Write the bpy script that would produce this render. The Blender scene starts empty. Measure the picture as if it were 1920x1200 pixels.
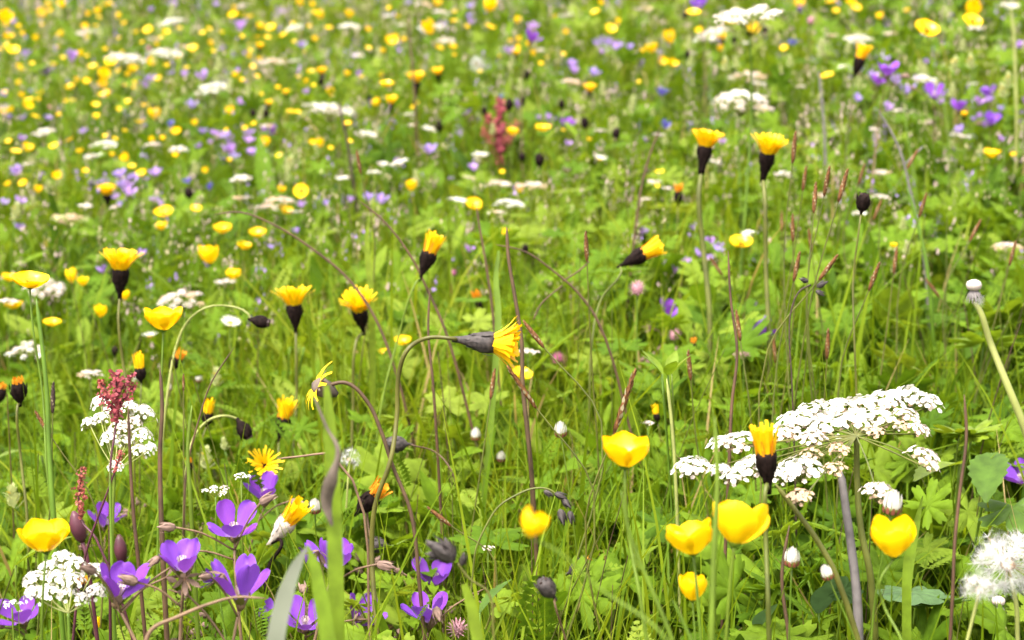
import bpy, math, random
import numpy as np
from mathutils import Vector, Matrix

random.seed(11)
RNG = np.random.default_rng(7)
SC = bpy.context.scene
COL = SC.collection
rad = math.radians

# ------------------------------------------------------------------ camera
CAM = Vector((0, 0, 0.62))
PITCH = rad(8.0)
TH = 0.294                                   # tan of half the horizontal field of view
FWD = Vector((0, math.cos(PITCH), -math.sin(PITCH)))
UPV = Vector((0, math.sin(PITCH), math.cos(PITCH)))
cd = bpy.data.cameras.new("camera")
cam = bpy.data.objects.new("camera", cd)
COL.objects.link(cam)
cam.location = CAM
cam.rotation_euler = (rad(90) - PITCH, 0, 0)
cd.sensor_width = 36.0
cd.lens = 18.0 / TH
cd.clip_start = 0.02
cd.clip_end = 2000
cd.dof.use_dof = True
cd.dof.focus_distance = 1.03
cd.dof.aperture_fstop = 11.5
SC.camera = cam

# ------------------------------------------------------------------ sky and light: bright overcast
SUN_EL, SUN_AZ = rad(62), rad(215)
w = bpy.data.worlds.new("World")
SC.world = w
w.use_nodes = True
nt = w.node_tree
bg = nt.nodes["Background"]
sky = nt.nodes.new("ShaderNodeTexSky")
sky.sky_type = 'NISHITA'
sky.sun_disc = False
sky.sun_elevation = SUN_EL
sky.sun_rotation = SUN_AZ
sky.dust_density = 4.0
sky.air_density = 1.0
hs = nt.nodes.new("ShaderNodeHueSaturation")
hs.inputs["Saturation"].default_value = 0.15
nt.links.new(sky.outputs[0], hs.inputs["Color"])
nt.links.new(hs.outputs[0], bg.inputs[0])
bg.inputs[1].default_value = 0.125
ld = bpy.data.lights.new("sun", 'SUN')
ld.energy = 1.5
ld.angle = rad(14)
ld.color = (1.0, 0.95, 0.86)
sun = bpy.data.objects.new("sun", ld)
COL.objects.link(sun)
sd = Vector((math.sin(SUN_AZ) * math.cos(SUN_EL), math.cos(SUN_AZ) * math.cos(SUN_EL), math.sin(SUN_EL)))
sun.rotation_euler = sd.to_track_quat('Z', 'Y').to_euler()
SC.view_settings.view_transform = 'Standard'
SC.view_settings.look = 'None'
SC.view_settings.exposure = 2.42
SC.view_settings.gamma = 1.0
SC.cycles.max_bounces = 8
SC.cycles.diffuse_bounces = 4
SC.cycles.transmission_bounces = 4
SC.cycles.use_denoising = True

# ------------------------------------------------------------------ terrain: a hillside that rises away and to the east
GY, GX = 0.167, 0.07


def bump(x, y):
    return 0.012 * np.sin(x * 2.3 + 0.7) * np.sin(y * 1.9) + 0.006 * np.sin(x * 7.1 + y * 5.3)


def ground(x, y):
    return GY * y + GX * x + bump(x, y)


def raydir(px, py):
    return FWD + Vector((1, 0, 0)) * ((px - 960) / 960 * TH) + UPV * ((600 - py) / 960 * TH)


def pt(px, py, t):
    return CAM + raydir(px, py) * t


def depth_for_height(px, py, H):
    d = raydir(px, py)
    return (CAM.z - H) / max(0.02, GY * d.y + GX * d.x - d.z)


def place(px, py, wpx, real, hmin, hmax):
    """a flower seen wpx wide at px, py: its distance from its real size, kept between two heights over the ground"""
    t = real / (wpx / 960 * TH)
    a, b = depth_for_height(px, py, hmax), depth_for_height(px, py, hmin)
    t = min(max(t, a), b)
    LAST[:] = [t, wpx]
    return pt(px, py, t), t, wpx / 960 * TH * t


LAST = [1.0, 10.0]


# ------------------------------------------------------------------ materials
MATS = {}


def mat(name, col, rough=0.5, trans=0.0, var=0.15, scale=180, spec=0.3, tcol=None, kind=None, hue=0.0):
    m = bpy.data.materials.new(name)
    m.use_nodes = True
    n, l = m.node_tree.nodes, m.node_tree.links
    p = n["Principled BSDF"]
    out = n["Material Output"]
    p.inputs["Roughness"].default_value = rough
    p.inputs["Specular IOR Level"].default_value = spec
    tc = n.new("ShaderNodeTexCoord")
    nz = n.new("ShaderNodeTexNoise")
    nz.inputs["Scale"].default_value = scale
    nz.inputs["Detail"].default_value = 3
    l.new(tc.outputs["Object"], nz.inputs["Vector"])
    oi = n.new("ShaderNodeObjectInfo")
    mr = n.new("ShaderNodeMapRange")
    mr.inputs[1].default_value = 0.3
    mr.inputs[2].default_value = 0.7
    mr.inputs[3].default_value = 1 - var
    mr.inputs[4].default_value = 1 + var
    l.new(nz.outputs[0], mr.inputs[0])
    hsv = n.new("ShaderNodeHueSaturation")
    l.new(mr.outputs[0], hsv.inputs["Value"])
    if hue:
        hr = n.new("ShaderNodeMapRange")
        hr.inputs[3].default_value = 0.5 - hue
        hr.inputs[4].default_value = 0.5 + hue
        l.new(oi.outputs["Random"], hr.inputs[0])
        l.new(hr.outputs[0], hsv.inputs["Hue"])
    if kind == 'tint':                         # leaf to leaf colour from the mesh attribute
        at = n.new("ShaderNodeAttribute")
        at.attribute_name = "tint"
        rp = n.new("ShaderNodeValToRGB")
        el = rp.color_ramp.elements
        for i, (pos, c) in enumerate(col):
            e = el[i] if i < 2 else el.new(pos)
            e.position = pos
            e.color = (*c, 1)
        l.new(at.outputs["Fac"], rp.inputs[0])
        l.new(rp.outputs[0], hsv.inputs["Color"])
    elif kind == 'petal':                      # col = (base colour, blade colour, vein colour)
        at = n.new("ShaderNodeAttribute")
        at.attribute_name = "puv"
        sx = n.new("ShaderNodeSeparateXYZ")
        l.new(at.outputs["Vector"], sx.inputs[0])
        rp = n.new("ShaderNodeValToRGB")
        el = rp.color_ramp.elements
        el[0].position, el[0].color = 0.02, (*col[0], 1)
        el[1].position, el[1].color = 0.30, (*col[1], 1)
        l.new(sx.outputs[0], rp.inputs[0])
        wv = n.new("ShaderNodeTexWave")
        wv.inputs["Scale"].default_value = 1.1
        wv.inputs["Distortion"].default_value = 1.2
        cb = n.new("ShaderNodeCombineXYZ")
        l.new(sx.outputs[1], cb.inputs[0])
        l.new(cb.outputs[0], wv.inputs["Vector"])
        vr = n.new("ShaderNodeMapRange")
        vr.inputs[1].default_value = 0.75
        vr.inputs[2].default_value = 1.0
        vr.inputs[4].default_value = 0.55
        l.new(wv.outputs["Fac"], vr.inputs[0])
        mx = n.new("ShaderNodeMix")
        mx.data_type = 'RGBA'
        l.new(vr.outputs[0], mx.inputs[0])
        l.new(rp.outputs[0], mx.inputs[6])
        mx.inputs[7].default_value = (*col[2], 1)
        l.new(mx.outputs[2], hsv.inputs["Color"])
    else:
        hsv.inputs["Color"].default_value = (*col, 1)
    l.new(hsv.outputs[0], p.inputs["Base Color"])
    if trans:
        tr = n.new("ShaderNodeBsdfTranslucent")
        if tcol:
            mu = n.new("ShaderNodeMix")
            mu.data_type = 'RGBA'
            mu.blend_type = 'MULTIPLY'
            mu.inputs[0].default_value = 1
            l.new(hsv.outputs[0], mu.inputs[6])
            mu.inputs[7].default_value = (*tcol, 1)
            l.new(mu.outputs[2], tr.inputs[0])
        else:
            l.new(hsv.outputs[0], tr.inputs[0])
        ms = n.new("ShaderNodeMixShader")
        ms.inputs[0].default_value = trans
        l.new(p.outputs[0], ms.inputs[1])
        l.new(tr.outputs[0], ms.inputs[2])
        l.new(ms.outputs[0], out.inputs[0])
    MATS[name] = m
    return m


G1, G2, G3, G4 = (0.030, 0.058, 0.003), (0.080, 0.140, 0.004), (0.145, 0.20, 0.006), (0.228, 0.25, 0.018)
STRAW = (0.30, 0.22, 0.09)
mat("grass_green", [(0.0, G1), (0.3, G2), (0.62, G3), (0.86, G4), (0.95, STRAW)], 0.55, 0.45, 0.12, 60, spec=0.1, kind='tint', tcol=(1.35, 1.25, 0.7))
mat("leaf_green", [(0.0, (0.022, 0.052, 0.004)), (0.35, (0.072, 0.136, 0.007)), (0.7, (0.117, 0.188, 0.010)), (0.95, (0.172, 0.223, 0.024))], 0.6, 0.42, 0.2, 130, spec=0.08, kind='tint', tcol=(1.4, 1.25, 0.6))
mat("leaf_blue_green", (0.075, 0.135, 0.045), 0.5, 0.25, 0.2, 150)
mat("leaf_bright", (0.125, 0.185, 0.012), 0.45, 0.35, 0.25, 140, spec=0.22, tcol=(1.4, 1.3, 0.6), hue=0.012)
mat("leaf_dark", (0.058, 0.105, 0.010), 0.42, 0.3, 0.25, 140, spec=0.25, tcol=(1.4, 1.3, 0.6), hue=0.01)
mat("seed_beige", (0.34, 0.28, 0.16), 0.8, 0.2, 0.25, 300)
mat("stem_green", (0.09, 0.145, 0.010), 0.5, 0.1, 0.25, 60, hue=0.015)
mat("stem_olive", (0.078, 0.080, 0.012), 0.5, 0.0, 0.3, 60, hue=0.02)
mat("stem_brown", (0.068, 0.036, 0.017), 0.6, 0.0, 0.35, 90, hue=0.01)
mat("stem_grey", (0.115, 0.098, 0.092), 0.6, 0.0, 0.3, 120)
mat("stem_pale", (0.24, 0.25, 0.07), 0.5, 0.15, 0.2, 60)
mat("seed_pink", (0.32, 0.23, 0.20), 0.8, 0.2, 0.25, 300)
mat("stem_pink", (0.15, 0.09, 0.05), 0.6, 0.1, 0.3, 120)
mat("yellow_glossy", (0.82, 0.555, 0.003), 0.3, 0.3, 0.07, 60, spec=0.4, tcol=(1.0, 0.9, 0.5), hue=0.004)
mat("yellow_floret", (0.82, 0.50, 0.002), 0.5, 0.3, 0.12, 220, hue=0.004)
mat("orange_floret", (0.62, 0.22, 0.006), 0.6, 0.2, 0.25, 250)
mat("involucre_dark", (0.010, 0.0055, 0.0045), 0.75, 0.0, 0.55, 420, spec=0.06)
mat("involucre_grey", (0.040, 0.031, 0.028), 0.65, 0.0, 0.5, 420)
mat("bud_brown", (0.035, 0.018, 0.014), 0.6, 0.0, 0.45, 350)
mat("violet_petal", [(0.40, 0.27, 0.48), (0.205, 0.052, 0.40), (0.105, 0.018, 0.30)], 0.5, 0.35, 0.08, 120, kind='petal', hue=0.012)
mat("violet_plain", (0.31, 0.18, 0.46), 0.5, 0.3, 0.12, 150, hue=0.03)
mat("blue_plain", (0.10, 0.085, 0.36), 0.5, 0.3, 0.12, 150, hue=0.01)
mat("white_floret", (0.62, 0.58, 0.51), 0.6, 0.25, 0.06, 400)
mat("pink_white", (0.50, 0.41, 0.36), 0.6, 0.2, 0.15, 400)
mat("tan_floret", (0.42, 0.28, 0.18), 0.7, 0.15, 0.2, 400)
mat("sorrel_red", (0.26, 0.045, 0.045), 0.55, 0.2, 0.4, 300, hue=0.015)
mat("maroon", (0.06, 0.016, 0.024), 0.45, 0.0, 0.3, 120)
mat("clover_pink", (0.36, 0.10, 0.17), 0.6, 0.25, 0.25, 400, hue=0.02)
mat("clover_pale", (0.46, 0.24, 0.27), 0.6, 0.25, 0.2, 400)
mat("cream_bract", (0.42, 0.44, 0.18), 0.6, 0.3, 0.15, 200)
mat("sedge_brown", (0.125, 0.05, 0.014), 0.7, 0.0, 0.45, 500)
mat("pappus", (0.60, 0.58, 0.55), 0.7, 0.45, 0.05, 200)
mat("bract_red_brown", (0.17, 0.05, 0.03), 0.6, 0.0, 0.3, 300)
mat("sepal_pink", (0.20, 0.125, 0.095), 0.7, 0.2, 0.3, 250)
mat("anther", (0.60, 0.37, 0.02), 0.6, 0.1, 0.2, 400)
mat("dry_leaf", (0.105, 0.078, 0.058), 0.8, 0.1, 0.35, 200)
mat("blade_pale", (0.17, 0.18, 0.125), 0.4, 0.25, 0.12, 50, spec=0.5)
mat("soil", (0.035, 0.036, 0.014), 0.95, 0.0, 0.5, 14, spec=0.1)


# ------------------------------------------------------------------ mesh building
class MB:
    def __init__(self):
        self.v, self.f, self.m, self.uv = [], [], [], []

    def vert(self, p, uv=(0.5, 0.5)):
        self.v.append((p[0], p[1], p[2]))
        self.uv.append(uv)
        return len(self.v) - 1

    def face(self, ids, m):
        self.f.append(tuple(ids))
        self.m.append(m)

    def grid(self, rows, m, uvs=None):
        ids = [[self.vert(p, uvs[i][j] if uvs else (0.5, 0.5)) for j, p in enumerate(r)] for i, r in enumerate(rows)]
        for i in range(len(ids) - 1):
            for j in range(len(ids[0]) - 1):
                self.face((ids[i][j], ids[i][j + 1], ids[i + 1][j + 1], ids[i + 1][j]), m)

    def tube(self, pts, rads, m, n=6):
        prev, side = None, None
        for i, p in enumerate(pts):
            d = (pts[min(i + 1, len(pts) - 1)] - pts[max(i - 1, 0)])
            d = d.normalized() if d.length > 1e-9 else Vector((0, 0, 1))
            if side is None:
                side = d.orthogonal().normalized()
            side = (side - d * side.dot(d))
            side = side.normalized() if side.length > 1e-6 else d.orthogonal().normalized()
            b = d.cross(side)
            r = rads[i] if isinstance(rads, (list, tuple)) else rads
            ring = [self.vert(p + (side * math.cos(2 * math.pi * k / n) + b * math.sin(2 * math.pi * k / n)) * r) for k in range(n)]
            if prev:
                for k in range(n):
                    self.face((prev[k], prev[(k + 1) % n], ring[(k + 1) % n], ring[k]), m)
            else:
                self.face(ring[::-1], m)
            prev = ring
        self.face(prev, m)

    def lathe(self, M, prof, m, n=10, wob=0.0):
        prev = None
        for r, z in prof:
            ring = []
            for k in range(n):
                a = 2 * math.pi * k / n
                rr = r * (1 + wob * math.sin(a * 5 + z * 9))
                ring.append(self.vert(M @ Vector((rr * math.cos(a), rr * math.sin(a), z))))
            if prev:
                for k in range(n):
                    self.face((prev[k], prev[(k + 1) % n], ring[(k + 1) % n], ring[k]), m)
            else:
                self.face(ring[::-1], m)
            prev = ring
        self.face(prev, m)

    def strap(self, M, L, W, th0, th1, az, r0, z0, m, nu=3, taper=0.6, bend=0.0):
        """a narrow ray floret that leaves the rim at azimuth az and turns from th0 to th1 off the axis"""
        ca, sa = math.cos(az), math.sin(az)
        x, z = r0, z0
        rows = []
        for i in range(nu + 1):
            u = i / nu
            th = th0 + (th1 - th0) * u
            wd = W * (0.55 + 0.45 * math.sin(math.pi * min(1, u * 1.15 + 0.1))) if u < 1 else W * taper
            row = []
            for v in (-1, 1):
                y = v * wd * 0.5 + bend * u * u * L
                row.append(M @ Vector((x * ca - y * sa, x * sa + y * ca, z)))
            rows.append(row)
            x += math.sin(th) * L / nu
            z += math.cos(th) * L / nu
        self.grid(rows, m)

    def petal(self, M, L, W, th0, th1, cup, az, r0, z0, m, us=(0, .2, .42, .62, .78, .9, .97, 1.0), nv=4, notch=0.0, wave=0.0, ph=0.0, wide=0.66):
        ca, sa = math.cos(az), math.sin(az)
        x, z, pu = r0, z0, 0
        rows, uvs = [], []
        for u in us:
            th = th0 + (th1 - th0) * ((u + pu) / 2)
            x += math.sin(th) * L * (u - pu)
            z += math.cos(th) * L * (u - pu)
            pu = u
            s = min(1, u / wide)
            wd = 0.16 + 0.84 * s * s * (3 - 2 * s)
            if u > wide:
                q = (u - wide) / (1 - wide)
                wd *= math.sqrt(max(0.0, 1 - 0.9 * q * q))
            wd *= W * 0.5
            row, ur = [], []
            for j in range(nv + 1):
                v = -1 + 2 * j / nv
                k = cup * v * v * wd + wave * math.sin(v * 4 + ph + u * 3) * wd * u
                nx, nz = -math.cos(th), math.sin(th)
                back = -notch * L * u * u * (1 - abs(v)) * (1 if u > 0.9 else 0) - 0.10 * L * v * v * (u > wide) * (u - wide)
                xx = x + nx * k + math.sin(th) * back
                zz = z + nz * k + math.cos(th) * back
                y = v * wd
                row.append(M @ Vector((xx * ca - y * sa, xx * sa + y * ca, zz)))
                ur.append((u, v * 2.2))
            rows.append(row)
            uvs.append(ur)
        self.grid(rows, m, uvs)

    def join(self, o):
        k = len(self.v)
        self.v += o.v
        self.uv += o.uv
        self.f += [tuple(i + k for i in f) for f in o.f]
        self.m += o.m

    def build(self, name, origin=Vector((0, 0, 0)), parent=None):
        me = bpy.data.meshes.new(name)
        ox, oy, oz = origin
        me.from_pydata([(a - ox, b - oy, c - oz) for a, b, c in self.v], [], self.f)
        order = []
        for mm in self.m:
            if mm not in order:
                order.append(mm)
        for mm in order:
            me.materials.append(MATS[mm])
        me.polygons.foreach_set("material_index", [order.index(mm) for mm in self.m])
        me.polygons.foreach_set("use_smooth", [True] * len(self.f))
        if "violet_petal" in order:
            at = me.attributes.new("puv", 'FLOAT2', 'POINT')
            at.data.foreach_set("vector", [c for uv in self.uv for c in uv])
        me.update()
        o = bpy.data.objects.new(name, me)
        COL.objects.link(o)
        if parent:
            o.parent = parent
        return o


class Plant:
    """one thing: an Empty at the foot of the stem with its parts, or one small mesh for a far plant"""

    def __init__(self, name, label, cat, base, group=None, whole=False):
        self.name, self.label, self.cat, self.base, self.group, self.whole = name, label, cat, base, group, whole
        self.parts = []

    def part(self, name, parent=None, label=None):
        mb = MB()
        self.parts.append((name, mb, parent, label))
        return mb

    def done(self):
        if self.whole:
            al = MB()
            for _n, mb, _p, _l in self.parts:
                al.join(mb)
            root = al.build(self.name, self.base)
        else:
            root = bpy.data.objects.new(self.name, None)
            root.empty_display_size = 0.02
            COL.objects.link(root)
            made = {}
            for n, mb, par, lab in self.parts:
                o = mb.build(n, self.base, made[id(par)] if par is not None else root)
                made[id(mb)] = o
                if lab:
                    o["label"] = lab
        root.location = self.base
        root["label"] = self.label
        root["category"] = self.cat
        if self.group:
            root["group"] = self.group
        return root


def axis_of(lean=0.0, toward=0.0):
    l, t = rad(lean), rad(toward)
    return Vector((math.sin(l) * math.cos(t), -math.sin(t), math.cos(l) * math.cos(t))).normalized()


def frame(P, ax, s=1.0, spin=0.0):
    q = Vector((0, 0, 1)).rotation_difference(ax)
    return Matrix.Translation(P) @ q.to_matrix().to_4x4() @ Matrix.Rotation(spin, 4, 'Z') @ Matrix.Scale(s, 4)


def smooth(ctrl, per=5):
    """a smooth curve through the control points, without overshoot"""
    if len(ctrl) < 3:
        return [ctrl[0].lerp(ctrl[-1], i / per) for i in range(per + 1)]
    p, out = list(ctrl), []
    n = len(p)
    dr = []
    for i in range(n):
        a = (p[i] - p[i - 1]).normalized() if i else Vector((0, 0, 0))
        b = (p[i + 1] - p[i]).normalized() if i < n - 1 else Vector((0, 0, 0))
        d = a + b
        dr.append(d.normalized() if d.length > 1e-6 else d)
    for i in range(n - 1):
        L = (p[i + 1] - p[i]).length
        for k in range(per):
            t = k / per
            h1, h2, h3, h4 = 2 * t ** 3 - 3 * t * t + 1, t ** 3 - 2 * t * t + t, -2 * t ** 3 + 3 * t * t, t ** 3 - t * t
            out.append(p[i] * h1 + dr[i] * (L * h2) + p[i + 1] * h3 + dr[i + 1] * (L * h4))
    out.append(p[-1])
    return out


def foot(Q, dx=0.0, dy=0.0):
    x, y = Q.x + dx, Q.y + dy
    return Vector((x, y, float(ground(x, y)) - 0.004))


def stem_ctrl(top, ax, t, way, lean=None):
    """control points from just under the head down to the foot"""
    pts = [top]
    if way:
        for k, (a, b) in enumerate(way):
            pts.append(pt(a, b, t + 0.004 * math.sin(k * 2.1)))
        last = pts[-1]
        prev = pts[-2]
        d = last - prev
        dz = max(0.0, last.z - float(ground(last.x, last.y)))
        k = max(-0.35, min(0.35, d.x / max(0.01, abs(d.z))))
        b = foot(last, k * dz * 0.6, random.uniform(-0.01, 0.01))
        if dz > 0.04:
            pts.append(last.lerp(b, 0.5) + Vector((k * dz * 0.08, 0, 0)))
        pts.append(b)
    else:
        L = max(0.03, top.z - float(ground(top.x, top.y)))
        b = foot(top, -ax.x * L * 0.25 + random.uniform(-0.12, 0.12) * L, -ax.y * L * 0.1 + random.uniform(-0.08, 0.08) * L)
        pts.append(top - ax * L * 0.22)
        pts.append(top.lerp(b, 0.62) + Vector((random.uniform(-0.03, 0.03) * L, 0, 0)))
        pts.append(b)
    return pts


CAT = []            # everything placed: (px, py, kind, root) - used for the labels of the small ones


def reg(kind, px, py, root):
    CAT.append([kind, px, py, LAST[0], LAST[1]])
    return root


# ------------------------------------------------------------------ flower builders
HAWK = {  # rim radius, involucre length, floret length, inner / outer angle, florets, colour
    'open': (0.215, 0.74, 0.58, 2, 54, 76, 'yellow_floret'),
    'flat': (0.13, 0.35, 0.42, 40, 84, 40, 'yellow_floret'),
    'half': (0.33, 1.15, 0.90, -2, 20, 44, 'yellow_floret'),
    'orange': (0.36, 1.15, 0.55, -6, 16, 26, 'orange_floret'),
    'bud': (0.44, 1.30, 0.30, -22, -4, 20, 'orange_floret'),
    'dark': (0.46, 1.3, 0.12, -25, -12, 12, 'bud_brown'),
    'ybud': (0.36, 0.95, 0.95, -8, 6, 24, 'yellow_floret'),
}


def hawkbit(px, py, w, state='open', lean=0, toward=0, label='', way=None, stem='stem_olive', inv='involucre_dark', kind='hawkbit', group=None, real=None, hr=(0.12, 0.36), sr=1.0):
    ri, li, lr, a0, a1, nf, fm = HAWK[state]
    real = real or {'open': .028, 'flat': .028, 'half': .017, 'orange': .013, 'bud': .011, 'dark': .010, 'ybud': .011}[state]
    P, t, S = place(px, py, w, real, *hr)
    S *= 1.15
    ax = axis_of(lean, toward)
    rim = P - ax * (S * lr * (0.35 if state != 'flat' else 0.0))
    low = rim - ax * (S * li)
    near = w >= 26
    ctrl = stem_ctrl(low, ax, t, way)
    p = Plant(kind, label, 'hawkbit', ctrl[-1], group, whole=w < 20)
    sm = p.part('stem')
    pts = smooth(ctrl, 6 if near else 3)
    r0 = max(0.0006, min(0.0015, 0.04 * S * (0.028 / real) ** 0.3)) * sr
    n = len(pts)
    sm.tube(pts, [r0 * (0.85 + 0.35 * i / n) for i in range(n)], stem, 6 if near else 4)
    iv = p.part('involucre')
    M = frame(low, ax, S, random.random() * 6)
    rs = r0 / S
    if state in ('open', 'half', 'flat'):
        prof = [(rs * 1.1, -0.12 * li), (rs * 1.5, 0.12 * li), (ri * 0.55, 0.34 * li), (ri * 0.92, 0.62 * li), (ri * 0.98, 0.85 * li), (ri * 0.9, 1.0 * li)]
    else:
        prof = [(rs * 1.1, -0.12 * li), (rs * 1.6, 0.08 * li), (ri * 0.7, 0.25 * li), (ri, 0.5 * li), (ri * 0.9, 0.78 * li), (ri * 0.55, 1.0 * li)]
    iv.lathe(M, prof, inv, 12 if near else 7, 0.04)
    if near:
        for k in range(15):
            a = k * 2.4
            zz = (0.22 + 0.5 * (k / 15)) * li
            rr = np.interp(zz, [z for _, z in prof], [r for r, _ in prof])
            iv.strap(M, 0.32 * li, ri * 0.42, rad(10), rad(-4), a, rr * 1.06 + 0.01, zz, inv, 3, 0.12)
    fl = p.part('florets')
    if state == 'dark':
        nf = nf if near else 6
    n2 = nf if near else max(12, nf // 2)
    for k in range(n2):
        a = k * 2.399963 + random.uniform(-.15, .15)
        q = math.sqrt((k + 0.5) / n2)
        th = rad(a0 + (a1 - a0) * q + random.uniform(-7, 7))
        L = lr * (0.72 + 0.28 * q) * random.uniform(0.86, 1.06)
        fl.strap(M, L, ri * (0.46 if state in ('open',) else 0.40) * (1.4 if not near else 1), th * 0.55, th * 1.15, a, ri * 0.85 * q, li * 0.95, fm, 3, 0.7 if state != 'bud' else .3, random.uniform(-.05, .05))
    if state in ('half', 'orange') and near:
        for k in range(7):
            fl.strap(M, lr * 0.55, ri * .3, rad(5), rad(25), k * 0.9, ri * 0.9, li * 0.95, 'orange_floret', 2, .5)
    return reg('K' if state not in ('bud', 'dark') else 'D', px, py, p.done())


def petal_length(th0, th1, R):
    """the petal length whose cup reaches radius R"""
    x, big = 0.04, 0.04
    for i in range(40):
        x += math.sin(th0 + (th1 - th0) * (i + .5) / 40) / 40
        big = max(big, x)
    return (R - 0.04) / (big - 0.04)


def buttercup(px, py, w, cup=0.5, lean=0, toward=8, label='', way=None, group=None, real=0.026, hr=(0.13, 0.34), spin=None, stem='stem_green', t=None, kind='buttercup'):
    if t:
        P, S = pt(px, py, t), w / 960 * TH * t
        LAST[:] = [t, w]
    else:
        P, t, S = place(px, py, w, real, *hr)
    ax = axis_of(lean, toward)
    # cup 0 flat .. 1 closed
    th0, th1 = rad(95 - 44 * cup), rad(82 - 122 * cup)
    PL = petal_length(th0, th1, 0.48)
    hgt = PL * (math.cos(th0) + 2 * math.cos((th0 + th1) / 2) + math.cos(th1)) / 4
    org = P - ax * (S * hgt * 0.5)
    ctrl = stem_ctrl(org - ax * S * 0.03, ax, t, way)
    near = w >= 30
    p = Plant(kind, label, 'buttercup', ctrl[-1], group, whole=w < 20)
    sm = p.part('stem')
    pts = smooth(ctrl, 6 if near else 3)
    r0 = max(0.0005, min(0.0011, 0.03 * S))
    n = len(pts)
    sm.tube(pts, [r0 * (0.8 + 0.5 * i / n) for i in range(n)], stem, 6 if near else 4)
    M = frame(org, ax, S, random.random() * 6 if spin is None else spin)
    fl = p.part('flower')
    # boss of stamens
    fl.lathe(M, [(0.05, -0.03), (0.11, 0.02), (0.12, 0.09), (0.05, 0.15)], 'stem_green' if near else 'anther', 8)
    if near:
        for k in range(30):
            fl.strap(M, 0.16, 0.03, rad(12), rad(40), k * 2.4, 0.05 + 0.05 * (k % 2), 0.05, 'anther', 2, 1.3)
    for k in range(5):
        mb = p.part('petal', fl) if w >= 34 else fl
        j = random.uniform(-.06, .06)
        mb.petal(M, PL * random.uniform(.93, 1.06), (0.66 + .06 * (1 - cup)) * random.uniform(.93, 1.08), th0 + j, th1 + j * 2, 0.34, k * 2 * math.pi / 5 + random.uniform(-.08, .08), 0.04, 0.012 * (k % 2), 'yellow_glossy',
                 nv=6 if near else 3, us=(0, .2, .42, .62, .78, .9, .97, 1.0) if near else (0, .35, .7, 1), notch=random.uniform(0, .06), wave=0.06, ph=k * 1.7, wide=.55)
    return reg('Y', px, py, p.done())


def bud_at(mb, P, ax, L, m, stemm=None):
    M = frame(P, ax, L, random.random() * 6)
    mb.lathe(M, [(0.06, -0.02), (0.2, 0.12), (0.27, 0.35), (0.22, 0.6), (0.1, 0.85), (0.03, 1.05)], m, 8, 0.08)
    for k in range(5):
        mb.strap(M, 0.9, 0.16, rad(14), rad(-8), k * 1.257, 0.2, 0.08, m, 3, 0.1)


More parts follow.
